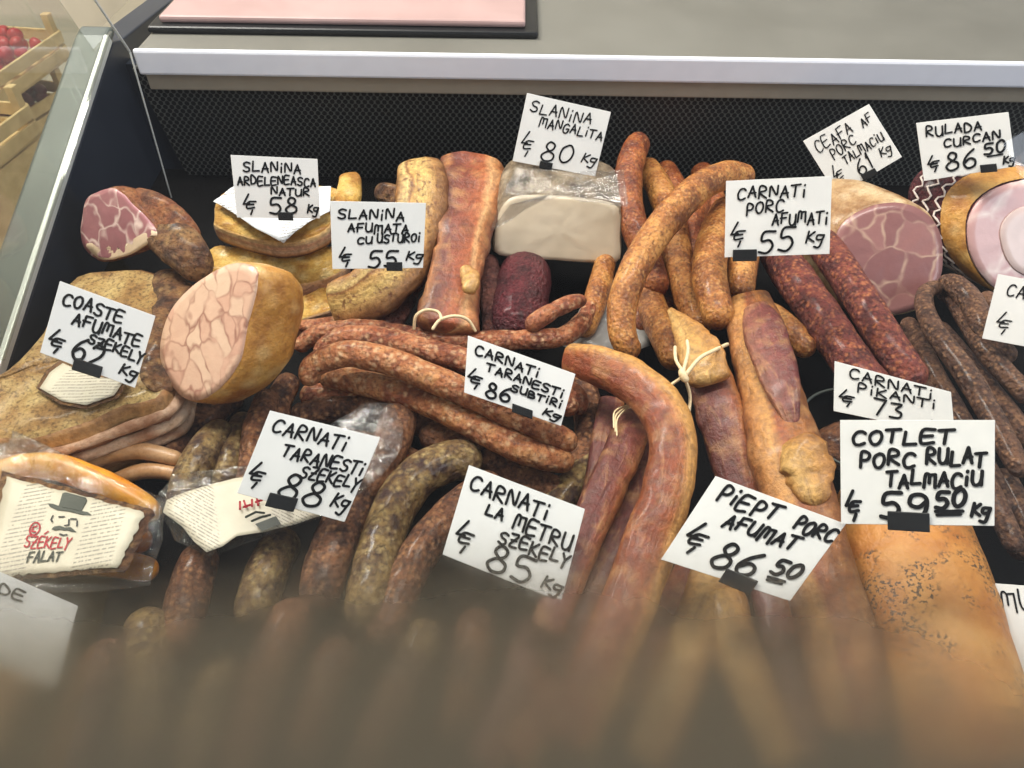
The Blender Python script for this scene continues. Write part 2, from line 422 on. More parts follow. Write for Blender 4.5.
def cr(pts, n):
    """Catmull-Rom through a list of tuples, resampled evenly to n samples."""
    P = [Vector(p) for p in pts]
    if len(P) == 1: return P
    ext = [P[0] * 2 - P[1]] + P + [P[-1] * 2 - P[-2]]
    fine = []
    for i in range(1, len(ext) - 2):
        a, b, c, d = ext[i - 1:i + 3]
        for k in range(16):
            t = k / 16
            fine.append(0.5 * ((2 * b) + (c - a) * t + (2 * a - 5 * b + 4 * c - d) * t * t + (3 * b - a - 3 * c + d) * t ** 3))
    fine.append(P[-1])
    L = [0]
    for i in range(1, len(fine)): L.append(L[-1] + (fine[i] - fine[i - 1]).length)
    out = []; j = 0
    for k in range(n):
        s = L[-1] * k / (n - 1)
        while j < len(L) - 2 and L[j + 1] < s: j += 1
        q = (s - L[j]) / max(1e-9, L[j + 1] - L[j])
        out.append(fine[j].lerp(fine[j + 1], q))
    return out
def cr_closed(pts, n):
    P = [Vector(p) for p in pts]; N = len(P); fine = []
    for i in range(N):
        a, b, c, d = P[i - 1], P[i], P[(i + 1) % N], P[(i + 2) % N]
        for k in range(10):
            t = k / 10
            fine.append(0.5 * ((2 * b) + (c - a) * t + (2 * a - 5 * b + 4 * c - d) * t * t + (3 * b - a - 3 * c + d) * t ** 3))
    fine.append(fine[0])
    L = [0]
    for i in range(1, len(fine)): L.append(L[-1] + (fine[i] - fine[i - 1]).length)
    out = []; j = 0
    for k in range(n):
        s = L[-1] * k / n
        while j < len(L) - 2 and L[j + 1] < s: j += 1
        q = (s - L[j]) / max(1e-9, L[j + 1] - L[j])
        out.append(fine[j].lerp(fine[j + 1], q))
    return out
def lerp_list(vals, s):
    if not isinstance(vals, (list, tuple)): return vals
    x = s * (len(vals) - 1); i = min(int(x), len(vals) - 2); return vals[i] * (1 - (x - i)) + vals[i + 1] * (x - i)

def sweep_geo(pts, widths, thick=1.0, expo=2.0, sides=18, lump=0.05, lscale=60, cap=1.0, up=None, nseg=None, seed=0.0, pinch=0.0):
    """Swept body along px path. widths in px across the view; thick = ratio of the second axis. UV: x across (0..1), y along."""
    path = [at(*p) for p in pts]
    return sweep3(path, [w * depth(p) / FPX / 2 for w, p in
                         ((lerp_list(widths, i / max(1, len(path) - 1)), p) for i, p in enumerate(path))],
                  thick, expo, sides, lump, lscale, cap, up, nseg, seed, pinch)
def sweep3(path, radii, thick=1.0, expo=2.0, sides=18, lump=0.05, lscale=60, cap=1.0, up=None, nseg=None, seed=0.0, pinch=0.0):
    tot = sum((path[i + 1] - path[i]).length for i in range(len(path) - 1))
    rm = sum(radii) / len(radii)
    n = nseg or max(12, min(90, int(tot / (rm * 0.30)) + 8))
    C = cr(path, n)
    rr = cr([(r, i / (len(radii) - 1), 0) for i, r in enumerate(radii)], 60)
    verts = []; uvs = []; faces = []
    L = [0]
    for i in range(1, n): L.append(L[-1] + (C[i] - C[i - 1]).length)
    # extra rings near both ends for round caps
    stations = []
    r0 = radii[0] * cap; r1 = radii[-1] * cap
    for a in (0.0, 0.04, 0.14, 0.3, 0.5, 0.75): stations.append(a * r0)
    for s in L:
        if r0 <= s <= L[-1] - r1: stations.append(s)
    for a in (0.75, 0.5, 0.3, 0.14, 0.04, 0.0): stations.append(L[-1] - a * r1)
    def pos(s):
        j = 0
        lo, hi = 0, n - 2
        while lo < hi:
            mid = (lo + hi + 1) // 2
            if L[mid] <= s: lo = mid
            else: hi = mid - 1
        q = (s - L[lo]) / max(1e-9, L[lo + 1] - L[lo])
        return C[lo].lerp(C[lo + 1], q)
    prev_side = None
    for s in stations:
        f = s / L[-1]
        p = pos(s); tan = (pos(min(L[-1], s + rm * .5)) - pos(max(0, s - rm * .5))).normalized()
        nrm = Vector(up) if up else (CAM - p).normalized()
        side = tan.cross(nrm).normalized()
        if prev_side is not None and side.dot(prev_side) < 0: side = -side
        prev_side = side
        nn = side.cross(tan).normalized()
        if nn.dot(nrm) < 0: nn = -nn
        r = lerp_list([x[0] for x in rr], f)
        e = 1.0
        if s < r0: e = math.sqrt(max(0, 1 - (1 - s / r0) ** 2))
        if L[-1] - s < r1: e = min(e, math.sqrt(max(0, 1 - (1 - (L[-1] - s) / r1) ** 2)))
        e = max(e, 0.03)
        if pinch: e *= 1 - pinch * max(0, math.sin(s / rm * 1.4 + seed)) ** 6
        for k in range(sides):
            a = 2 * math.pi * k / sides
            ca, sa = math.cos(a), math.sin(a)
            x = math.copysign(abs(ca) ** (2 / expo), ca); y = math.copysign(abs(sa) ** (2 / expo), sa)
            q = p + side * (x * r * e) + nn * (y * r * e * thick)
            d = noise.noise(q * lscale + Vector((seed, seed * 1.7, 0))) * lump * r * min(1, e * 1.2)
            d += noise.noise(q * lscale * 2.7 + Vector((seed * 3, 0, seed))) * lump * 0.4 * r * e
            q = q + (q - p).normalized() * d
            verts.append(q); uvs.append((0.5 + 0.5 * x, s))
    ns = len(stations)
    for i in range(ns - 1):
        for k in range(sides):
            k2 = (k + 1) % sides
            faces.append((i * sides + k, i * sides + k2, (i + 1) * sides + k2, (i + 1) * sides + k))
    faces.append(tuple(range(sides))[::-1]); faces.append(tuple((ns - 1) * sides + k for k in range(sides)))
    return verts, faces, uvs
SEED = [0]
def sweep(name, pts, widths, mat, label, cat, group=None, parent=None, **kw):
    SEED[0] += 1.37
    v, f, u = sweep_geo(pts, widths, seed=SEED[0], **kw)
    if parent is not None: return part(name, v, f, mat, parent, label, uvs=u)
    o = link_mesh(name, v, f, mat, uvs=u)
    return tag(o, label, cat, group)

def tube_geo(path, r, sides=8, n=None):
    return sweep3([Vector(p) for p in path], [r] * len(path), sides=sides, lump=0.0, nseg=n)

def loft_geo(ring, axis, profile, cap_rings=5, lump=0.0015, lscale=40, seed=0.0, n=56, cap0=True, cap1=True, smooth_ring=True, dome=0.0):
    """Closed ring swept along axis; profile = [(t, scale[, shift])]. UV: x round, y along."""
    P = cr_closed(ring, n) if smooth_ring else [Vector(p) for p in ring]
    n = len(P)
    c = sum(P, Vector()) / n
    axis = Vector(axis); ad = axis.normalized()
    verts = []; uvs = []; faces = []
    for t, s in profile:
        for k, p in enumerate(P):
            q = c + (p - c) * s + ad * t
            d = noise.noise(q * lscale + Vector((seed, seed, seed))) * lump
            dv = (p - c).normalized()
            verts.append(q + dv * d); uvs.append((k / n, t / profile[-1][0]))
    m_ = len(profile)
    for i in range(m_ - 1):
        for k in range(n):
            k2 = (k + 1) % n
            faces.append((i * n + k, i * n + k2, (i + 1) * n + k2, (i + 1) * n + k))
    capf = []
    for which, on in ((0, cap0), (m_ - 1, cap1)):
        if not on: continue
        base = which * n
        prev = [base + k for k in range(n)]
        sc = profile[which][1]; t = profile[which][0]
        for j in range(1, cap_rings):
            g = 1 - j / cap_rings
            new = []
            for k, p in enumerate(P):
                q = c + (p - c) * sc * g + ad * t
                bulge = (-1 if which == 0 else 1) * dome * (1 - g * g)
                d = noise.noise(q * lscale * 1.3 + Vector((seed, 3, seed))) * lump
                verts.append(q + ad * (bulge + d)); uvs.append((k / n, t)); new.append(len(verts) - 1)
            for k in range(n):
                k2 = (k + 1) % n
                faces.append((prev[k], prev[k2], new[k2], new[k])); capf.append(len(faces) - 1)
            prev = new
        faces.append(tuple(prev)); capf.append(len(faces) - 1)
    return verts, faces, uvs, set(capf)
def rounded_unused(t1=0.06, s0=0.93, s1=0.9):
    return [(0, s0), (t1 * .4, (s0 + 1) / 2 + .015), (t1, 1.0), (0.5, 1.0), (1 - t1, 1.0), (1 - t1 * .3, (1 + s1) / 2 + .02), (1, s1)]

def slab(name, outline, axis, mats, label, cat, group=None, profile=None, parent=None, **kw):
    """Piece whose upper face is the outline (px,py,h); top takes mats[0], sides mats[1]."""
    SEED[0] += 1.37
    ring = [at(*p) for p in outline]
    v, f, u, caps = loft_geo(ring, axis, profile, seed=SEED[0], **kw)
    fm = [0 if i in caps else 1 for i in range(len(f))]
    if parent is not None: return part(name, v, f, mats, parent, label, uvs=u, fmat=fm)
    o = link_mesh(name, v, f, mats, uvs=u, fmat=fm)
    return tag(o, label, cat, group)

def cut_piece(name, face_px, p0, nrm, axis, body_mat, face_mat, label, cat, profile=None, face_inset=0.975, group=None, dome=0.001, lump=0.002, lscale=30):
    """Joint of meat with a cut face: body (rind) and cut_face as parts."""
    SEED[0] += 1.37
    n = Vector(nrm).normalized(); p0 = at(*p0)
    ring = [on_plane(x, y, p0, n) for x, y in face_px]
    v, f, u, caps = loft_geo(ring, axis, profile or [(0, 0.985), (0.03, 1.0), (0.15, 1.03), (0.4, 1.05), (0.7, 1.0), (0.88, 0.84), (0.97, 0.6), (1, 0.3)], seed=SEED[0], lump=lump, lscale=lscale)
    lo = min(q.z for q in v); cx = sum((q for q in v), Vector()) / len(v)
    t = thing(name, (cx.x, cx.y, lo), label, cat, group)
    part('rind', v, f, body_mat, t, uvs=u)
    c = sum(ring, Vector()) / len(ring)
    fr = [c + (q - c) * face_inset + n * 0.0012 for q in ring]
    v2, f2, u2, _ = loft_geo(fr, -n, [(0, 1.0), (.003, 1.0)], cap_rings=8, seed=SEED[0] + 5, lump=0.0007, lscale=90, dome=dome)
    part('cut_face', v2, f2, face_mat, t, 'cut face', uvs=u2)
    return t, n, p0

def box(verts, faces, lo, hi):
    b = len(verts)
    for x in (lo[0], hi[0]):
        for y in (lo[1], hi[1]):
            for z in (lo[2], hi[2]): verts.append(Vector((x, y, z)))
    for q in ((0, 1, 3, 2), (4, 6, 7, 5), (0, 4, 5, 1), (2, 3, 7, 6), (0, 2, 6, 4), (1, 5, 7, 3)): faces.append(tuple(b + i for i in q))
def prism(verts, faces, poly, off):
    """Solid from a polygon of 3-D points and an offset vector."""
    b = len(verts); n = len(poly); off = Vector(off)
    verts += [Vector(p) for p in poly] + [Vector(p) + off for p in poly]
    faces.append(tuple(range(b, b + n))); faces.append(tuple(range(b + 2 * n - 1, b + n - 1, -1)))
    for i in range(n):
        j = (i + 1) % n; faces.append((b + i, b + j, b + n + j, b + n + i))
def bevel(o, w=0.001, seg=2):
    md = o.modifiers.new('bevel', 'BEVEL'); md.width = w; md.segments = seg; md.limit_method = 'ANGLE'
    return o

def sheet_geo(outline3, rings=8, amp=0.004, lscale=40, n=64, seed=0.0, smooth_ring=False, up=(0, -0.5, 0.85), axes=None):
    P = cr_closed(outline3, n) if smooth_ring else None
    if P is None:
        P = []
        Q = [Vector(p) for p in outline3]; per = sum((Q[i] - Q[i - 1]).length for i in range(len(Q)))
        for i in range(len(Q)):
            a, b = Q[i], Q[(i + 1) % len(Q)]; k = max(1, int(round((b - a).length / per * n)))
            for j in range(k): P.append(a.lerp(b, j / k))
    n = len(P); c = sum(P, Vector()) / n; up = Vector(up).normalized()
    verts = []; faces = []
    for j in range(rings):
        g = 1 - j / rings
        for p in P:
            q = c + (p - c) * g
            q = q + up * (noise.noise(q * lscale + Vector((seed, 0, seed))) * amp + noise.noise(q * lscale * 2.6 + Vector((0, seed, 0))) * amp * .5)
            verts.append(q)
    for j in range(rings - 1):
        for k in range(n):
            k2 = (k + 1) % n
            faces.append((j * n + k, j * n + k2, (j + 1) * n + k2, (j + 1) * n + k))
    faces.append(tuple((rings - 1) * n + k for k in range(n)))
    uvs = None
    if axes:
        o, a, b = axes
        uvs = [((v - o).dot(a) / a.length_squared, (v - o).dot(b) / b.length_squared) for v in verts]
    return verts, faces, uvs
def solid(o, t=0.0004):
    md = o.modifiers.new('thickness', 'SOLIDIFY'); md.thickness = t; md.offset = -1
    return o

# ------------------------------------------------------------------ handwriting
G = {
 'A': [[(0, 0), (.5, 1), (1, 0)], [(.12, .36), (.95, .4)]],
 'B': [[(0, 0), (0, 1), (.7, .9), (.7, .62), (.05, .52), (.9, .4), (.85, .06), (0, 0)]],
 'C': [[(1, .86), (.75, 1), (.3, .95), (0, .55), (.15, .1), (.55, 0), (1, .14)]],
 'D': [[(0, 0), (.02, 1), (.6, .9), (1, .5), (.7, .08), (0, 0)]],
 'E': [[(1, 1), (.05, .96), (0, 0), (1, .04)], [(.02, .5), (.85, .54)]],
 'F': [[(1, 1), (.1, .95), (.08, 0)], [(-.1, .48), (.85, .52)]],
 'G': [[(1, .85), (.6, 1), (.15, .8), (0, .4), (.2, .05), (.7, 0), (1, .3), (1, .48), (.55, .45)]],
 'H': [[(0, 0), (0, 1)], [(1, 0), (1, 1)], [(0, .5), (1, .54)]],
 'I': [[(.5, 0), (.5, .62)], [(.56, .98), (.62, 1.05)]],
 'J': [[(.9, 1), (.85, .2), (.5, 0), (.1, .2)]],
 'K': [[(0, 0), (.02, 1)], [(.9, 1), (.08, .46), (1, 0)]],
 'L': [[(.08, 1), (0, .03), (1, .08)]],
 'M': [[(0, 0), (.08, 1), (.42, .95), (.45, .35)], [(.42, .95), (.95, 1), (1, 0)]],
 'N': [[(0, 0), (.05, 1), (.92, .1), (1, 1.02)]],
 'O': [[(.5, 1), (.1, .8), (0, .4), (.3, 0), (.75, .05), (1, .5), (.85, .9), (.5, 1)]],
 'P': [[(.18, 0), (.2, 1), (.8, .98), (1, .75), (.75, .5), (.2, .46)]],
 'R': [[(0, 0), (.05, 1), (.75, .96), (.85, .65), (.08, .48), (1, 0)]],
 'S': [[(1, .9), (.5, 1), (.05, .8), (.3, .55), (.85, .42), (.9, .12), (.45, 0), (0, .12)]],
 'T': [[(-.1, .96), (1.1, 1.02)], [(.48, 1), (.42, 0)]],
 'U': [[(0, 1), (.02, .3), (.3, 0), (.75, .05), (.98, .4), (1, 1)], [(1, .4), (1.02, 0)]],
 'V': [[(0, 1), (.5, 0), (1, 1)]],
 'Y': [[(0, 1), (.45, .5), (1, 1)], [(.45, .5), (.3, -.15)]],
 'Z': [[(0, 1), (.95, .98), (.05, .04), (1, 0)], [(.15, .5), (.8, .54)]],
 '0': [[(.5, 1), (.1, .75), (.05, .25), (.4, 0), (.85, .2), (1, .65), (.75, .98), (.5, 1)]],
 '1': [[(.2, .7), (.6, 1), (.5, 0)]],
 '2': [[(.05, .78), (.4, 1), (.9, .85), (.75, .5), (0, .02), (1, .06)]],
 '3': [[(.05, .98), (.9, 1), (.45, .6), (.95, .4), (.8, .04), (.05, 0)]],
 '5': [[(1, 1), (.2, .97), (.1, .56), (.65, .6), (.95, .32), (.6, 0), (0, .06)]],
 '6': [[(.85, 1), (.3, .7), (0, .3), (.3, 0), (.85, .1), (.9, .4), (.5, .52), (.08, .3)]],
 '7': [[(0, 1), (1, 1), (.4, 0)]],
 '8': [[(.55, .52), (.2, .75), (.45, 1), (.85, .88), (.75, .62), (.3, .46), (0, .22), (.35, 0), (.9, .1), (.95, .38), (.55, .52)]],
 '9': [[(.95, .75), (.55, .5), (.08, .62), (.15, .95), (.65, 1), (.95, .78), (.9, .3), (.55, 0)]],
 '@': [[(.42, 1.05), (.05, .45), (.5, .5)], [(.95, .62), (.42, .58), (.3, .22), (.85, .26)], [(.35, .42), (.8, .45)], [(.72, .12), (.6, -.15)]],   # lei
 '#': [[(.08, 1), (0, .25)], [(.42, .95), (.05, .6), (.45, .3)], [(.95, .72), (.62, .72), (.6, .45), (.92, .46), (.98, .72), (.8, -.05), (.5, -.02)]],  # kg
 '.': [[(.4, .02), (.55, .0)]], ',': [[(.5, .08), (.4, -.12)]], '-': [[(0, .5), (1, .54)]], ' ': [],
 '_': [[(0, .55), (1, .62)], [(.1, .2), (.95, .3)]],
}
NARROW = {'M': 1.25, 'I': .35, '1': .5, '.': .3, ',': .3, ' ': .5, 'J': .7}
def strokes(text, x0, y0, x1, h, tilt=0.0, slant=0.12, jit=0.02, rng=random):
    """Polylines in card units for one written line; (x0,y0) is the baseline start, y runs down the card."""
    ws = [NARROW.get(c, 1.0) for c in text]; gap = 0.42
    tot = sum(ws) + gap * (len(text) - 1); k = (x1 - x0) / tot; x = x0; out = []
    for c, w in zip(text, ws):
        dj = rng.uniform(-1, 1) * jit; hs = h * rng.uniform(.92, 1.08)
        for pl in G.get(c, []):
            line = []
            fine = cr([(a, b, 0) for a, b in pl], 4 * len(pl)) if len(pl) > 3 else [Vector((a, b, 0)) for a, b in pl]
            for p in fine:
                gx = x + (p.x * w + slant * (p.y - .3)) * k
                gy = y0 + dj - p.y * hs + tilt * (gx - x0)
                line.append((gx, gy))
            out.append(line)
        x += (w + gap) * k
    return out
def stroke_mesh(lines, to3, nrm, r):
    """Flat marker strokes lying on a surface; to3 turns card units to points."""
    verts = []; faces = []
    for line in lines:
        P = [to3(*p) for p in line]
        for i in range(len(P)):
            b = len(verts)
            t1 = Vector((1, 0, 0)); t1 = (t1 - nrm * t1.dot(nrm)).normalized(); t2 = nrm.cross(t1)
            for k in range(8):
                a = k * math.pi / 4; verts.append(P[i] + (t1 * math.cos(a) + t2 * math.sin(a)) * r + nrm * 0.00004 * (i % 3))
            faces.append(tuple(range(b, b + 8)))
            if i:
                d = P[i] - P[i - 1]
                if d.length < 1e-7: continue
                s = nrm.cross(d.normalized()) * r
                b = len(verts)
                verts.extend([P[i - 1] - s, P[i] - s, P[i] + s, P[i - 1] + s]); faces.append((b, b + 1, b + 2, b + 3))
    return verts, faces

def price_card(corners, width, label, lines, r=0.0011, clip=(0.5, 0.99), tiltback=None, clip_size=(0.016, 0.009)):
    """Paper card facing the shopper, clip at its lower edge, pin into the goods. corners px TL,TR,BR,BL; width in metres sets how far off it stands."""
    TLp, TRp, BRp, BLp = corners
    width *= .885
    wpx = (math.hypot(TRp[0] - TLp[0], TRp[1] - TLp[1]) + math.hypot(BRp[0] - BLp[0], BRp[1] - BLp[1])) / 2
    t = width * FPX / wpx
    cx = sum(c[0] for c in corners) / 4; cy = sum(c[1] for c in corners) / 4
    p0 = at_t(cx, cy, t)
    n = Vector(tiltback).normalized() if tiltback else (CAM - p0).normalized()
    TL, TR, BR, BL = [on_plane(c[0], c[1], p0, n) for c in corners]
    def to3(u, v, off=0.0006):
        top = TL.lerp(TR, u); bot = BL.lerp(BR, u)
        return top.lerp(bot, v) + n * off
    base = to3(clip[0] if clip else .5, 1.0)
    root = thing('price_card', base, label, 'price card', 'handwritten price cards')
    v = []; f = []
    prism(v, f, [TL, TR, BR, BL], -n * 0.0006)
    bevel(part('card', v, f, M['paper'], root, smooth=False), 0.0002, 1)
    v = []; f = []
    rng = random.Random(label)
    for ln in lines:
        if ln[0][0] not in '0123456789@#-_': ln = ln[:4] + (ln[4] * .88,) + ln[5:]
        v1, f1 = stroke_mesh(strokes(*ln, rng=rng), to3, n, r * (.92 if ln[0][0] in '0123456789' else .74))
        b = len(v); v += v1; f += [tuple(i + b for i in q) for q in f1]
    part('handwriting', v, f, M['ink'], root, 'black marker writing', smooth=False)
    if clip:
        ux = (TR - TL).normalized(); uy = (BL - TL).normalized()
        c = to3(clip[0], clip[1], 0)
        a, b = clip_size[0] * .42, clip_size[1] * .85
        v = []; f = []
        prism(v, f, [c - ux * a - uy * b * .6 + n * .0012, c + ux * a - uy * b * .6 + n * .0012, c + ux * a + uy * b * .4 + n * .0012, c - ux * a + uy * b * .4 + n * .0012], n * 0.0012)
        prism(v, f, [c - ux * a - uy * b * .6 - n * .0022, c + ux * a - uy * b * .6 - n * .0022, c + ux * a + uy * b * .4 - n * .0022, c - ux * a + uy * b * .4 - n * .0022], n * 0.0012)
        prism(v, f, [c - ux * a + uy * b * .25 - n * .002, c + ux * a + uy * b * .25 - n * .002, c + ux * a + uy * b * .4 - n * .002, c - ux * a + uy * b * .4 - n * .002], n * 0.004)
        cl = bevel(part('clip', v, f, M['black'], root, 'black clip', smooth=False), 0.0005)
        pin_end = c - n * 0.035
        v, f, u = tube_geo([c + uy * b * .1 - n * .001, (c + pin_end) / 2, pin_end], 0.0008, 6, 8)
        part('pin', v, f, M['black'], root)
    print('CARD %-60s w=%.3f h=%.3f basez-deck=%.3f y=%.2f' % (label[:60], (TR - TL).length, (BL - TL).length, base.z - deck_z(base.y), base.y))
    return root, to3, n

# ================================================================== THE SETTING
YB = 0.88                                   # face of the rear panel
XL = -0.46                                 # inner face of the end wall
XR = 1.25
def structure(name, lo, hi, mat):
    v = []; f = []; box(v, f, lo, hi)
    o = link_mesh(name, v, f, mat, smooth=False); o['kind'] = 'structure'; return o
structure('floor', (-4.5, -3.5, -0.95), (4.5, 4.6, -0.9), M['floor'])
structure('wall_back', (-2.1, 4.5, -0.9), (4.5, 4.6, 2.6), M['wall'])
structure('wall_left', (-2.2, -3.5, -0.9), (-2.1, 4.6, 2.6), M['wall'])

# ================================================================== DISPLAY CASE
case = thing('display_case', (0.4, 0.45, -0.9), 'long refrigerated deli display case with black perforated rear panel and sloping front glass', 'display case')
# cabinet body below the deck
v = []; f = []
box(v, f, (XL - 0.045, 0.0, -0.9), (XR, 1.25, -0.06))
bevel(part('cabinet', v, f, M['steel'], case, smooth=False), 0.004)
# sloping deck
v = []; f = []
prism(v, f, [(XL, 0.06, deck_z(.06)), (XR, 0.06, deck_z(.06)), (XR, YB + .03, deck_z(YB + .03)), (XL, YB + .03, deck_z(YB + .03))], (0, 0, -0.06))
part('deck', v, f, M['deck'], case, smooth=False)
# front kerb
v = []; f = []
box(v, f, (XL - .045, 0.0, -0.06), (XR, 0.058, 0.02))
bevel(part('front_kerb', v, f, M['black'], case, smooth=False), 0.004)
# rear perforated panel
zt = at_y(560, 92, YB).z
v = []; f = []
pa = at_y(148, 90, YB); pb = at_y(212, 224, YB)
prism(v, f, [(pa.x - .01, YB, zt + .02), (XR, YB, zt + .02), (XR, YB, 0.0), (pb.x + .02, YB, 0.0), (pb.x, YB, pb.z)], (0, .012, 0))
part('perforated_panel', v, f, M['mesh'], case, 'black perforated metal panel', smooth=False)
v = []; f = []
box(v, f, (XL, YB + .013, -.02), (XR, YB + .03, zt + .02))
part('rear_wall', v, f, M['navy'], case, 'dark rear wall', smooth=False)
# rear rails: lavender white profile over beige one
za = at_y(131, 50, YB - .03).z; zb = at_y(140, 75.5, YB - .03).z; zc = at_y(148, 90, YB - .015).z
print('rail z', za, zb, zc, 'zt', zt)
v = []; f = []
box(v, f, (at_y(131, 50, YB - .03).x, YB - .03, zb), (XR, YB - .022, za))
bevel(part('front_rail', v, f, M['fascia'], case, 'pale lavender white rail', smooth=False), 0.003)
v = []; f = []
box(v, f, (at_y(147, 80, YB - .015).x, YB - .015, zc), (XR, YB + .01, zb - 0.0005))
bevel(part('lower_rail', v, f, M['beige'], case, 'beige rail', smooth=False), 0.002)
# rear worktop
v = []; f = []
box(v, f, (at_y(131, 50, YB - .03).x, YB - .0215, zb + .001), (XR, 1.25, za - .003))
bevel(part('worktop', v, f, M['worktop'], case, 'grey rear worktop', smooth=False), 0.003)
# end wall: outline in the y-z plane taken from the sloping silver trim
T0 = at_x(113, 42, XL); T1 = at_x(0, 392, XL)
print('trim', T0, T1)
sl = (T1 - T0)
foot = T1 + sl * 0.9
outline = [(T0.y + .02, T0.z - .005), (T0.y, T0.z), (T1.y, T1.z), (foot.y, foot.z), (0.0, -0.03), (0.0, -0.06), (1.25, -0.06), (1.25, T0.z - .03)]
v = []; f = []
prism(v, f, [(XL, y, z) for y, z in outline], (-0.034, 0, 0))
bevel(part('end_wall', v, f, [M['navy']], case, 'dark end wall', smooth=False), 0.002)
# grey metal cap along the top of the end wall
v = []; f = []
dirv = sl.normalized(); up = Vector((0, -dirv.z, dirv.y)); up = up if up.z > 0 else -up
P = [T0 - dirv * .012, T1, foot]
capv = [(T0 - dirv * .02) - up * .004, T0 - dirv * .02 + up * .006, T0 + up * .009, T1 + up * .009, foot + up * .009, foot - up * .004]
prism(v, f, [q + Vector((-.002, 0, 0)) for q in capv], (-0.038, 0, 0))
bevel(part('end_cap', v, f, M['steel'], case, 'grey metal end cap', smooth=False), 0.005, 3)
v = []; f = []
prism(v, f, [T0 + up * .0105, T1 + up * .0105, foot + up * .0105, foot, T1, T0], (-0.0055, 0, 0))
bevel(part('trim_strip', v, f, M['silver'], case, 'bright silver trim', smooth=False), 0.0012)
# upright end glass with a polished rear edge
EG = XL + 0.004
e0 = at_y(172, 200, YB - .05); e1 = at_y(130, 52, YB - .05); e2 = at_y(95, 0, YB - .08)
d01 = e2 - e1
e3 = e1 + d01 * 3
v = []; f = []
prism(v, f, [(EG, e1.y, e1.z), (EG, e3.y, e3.z), (EG, e3.y - .35, e3.z), (EG, T1.y + .02, T1.z + .02), (EG, T0.y, T0.z + .012)], (-0.004, 0, 0))
part('end_glass', v, f, M['side_glass'], case, 'clear end glass', smooth=False)
v, f, u = tube_geo([e0, e1], 0.0010, 6, 8)
v2, f2, u2 = tube_geo([e1, e3], 0.0013, 6, 8)
b = len(v)
part('glass_edge', v + v2, f + [tuple(i + b for i in q) for q in f2], M['silver'], case, 'polished glass edge')
# small plug at the foot of the glass edge
v = []; f = []
c = at_x(176, 205, XL + .012)
box(v, f, (c.x - .008, c.y - .006, c.z - .03), (c.x + .008, c.y + .006, c.z + .006))
bevel(part('glass_clamp', v, f, plain('grey_clamp', (92, 98, 108), .4), case, 'grey clamp', smooth=False), 0.004, 3)
# sloping front glass and its condensation
GA = Vector((0, 0.02, 0.0)); GB = Vector((0, 0.43, 0.56))
gd = (GB - GA).normalized(); gn = Vector((0, -gd.z, gd.y))
v = []; f = []
prism(v, f, [(XL - .045, GA.y, GA.z), (XR, GA.y, GA.z), (XR, GB.y, GB.z), (XL - .045, GB.y, GB.z)], gn * 0.005)
glass = part('front_glass', v, f, M['glass'], case, 'sloping front glass', smooth=False)
bound = [(-120, 566), (0, 566), (90, 582), (150, 585), (230, 570), (300, 556), (380, 560), (450, 552), (530, 548), (600, 552), (690, 575), (770, 575), (850, 578), (920, 592), (980, 640), (1060, 690), (1200, 720)]
v = []; f = []; u = []
pI = GA - gn * 0.0004
NX = len(bound); NY = 14
cols = []
for px, py in bound:
    top = on_plane(px, py - 66, pI, gn)
    cols.append((top.x, (top - pI).dot(gd)))
cols[0] = (XL - .03, cols[0][1]); cols.append((XR - .02, cols[-1][1] * .95)); NX += 1
for side in (0, 1):
    for x, s in cols:
        for j in range(NY):
            q = j / (NY - 1)
            p = Vector((x, 0, 0)) + Vector((0, pI.y, pI.z)) + gd * (0.005 + (s - 0.005) * q) - gn * (0.0008 * side)
            v.append(p); u.append((x, q))
H = NX * NY
for i in range(NX - 1):
    for j in range(NY - 1):
        a = i * NY + j
        f.append((a, a + NY, a + NY + 1, a + 1)); f.append((H + a, H + a + 1, H + a + NY + 1, H + a + NY))
for i in range(NX - 1):
    for j in (0, NY - 1):
        a = i * NY + j; f.append((a, a + NY, H + a + NY, H + a))
for j in range(NY - 1):
    for i in (0, NX - 1):
        a = i * NY + j; f.append((a, a + 1, H + a + 1, H + a))
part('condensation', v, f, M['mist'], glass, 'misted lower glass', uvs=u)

# ---- on the worktop
zw = za - .003
q0 = at_z(148, 34, zw); q1 = at_z(538, 34, zw)
bt = thing('cutting_board', ((q0.x + q1.x) / 2, q0.y + .08, zw), 'pale pink cutting board on a dark tray on the grey rear worktop', 'cutting board')
v = []; f = []
box(v, f, (q0.x, q0.y, zw + .0006), (q1.x, q0.y + .22, zw + .008))
bevel(part('tray', v, f, M['black'], bt, 'dark tray', smooth=False), 0.003)
v = []; f = []
box(v, f, (q0.x + .012, q0.y + .012, zw + .0082), (q1.x - .015, q0.y + .21, zw + .016))
bevel(part('board', v, f, M['pink_board'], bt, 'pale pink board', smooth=False), 0.003)

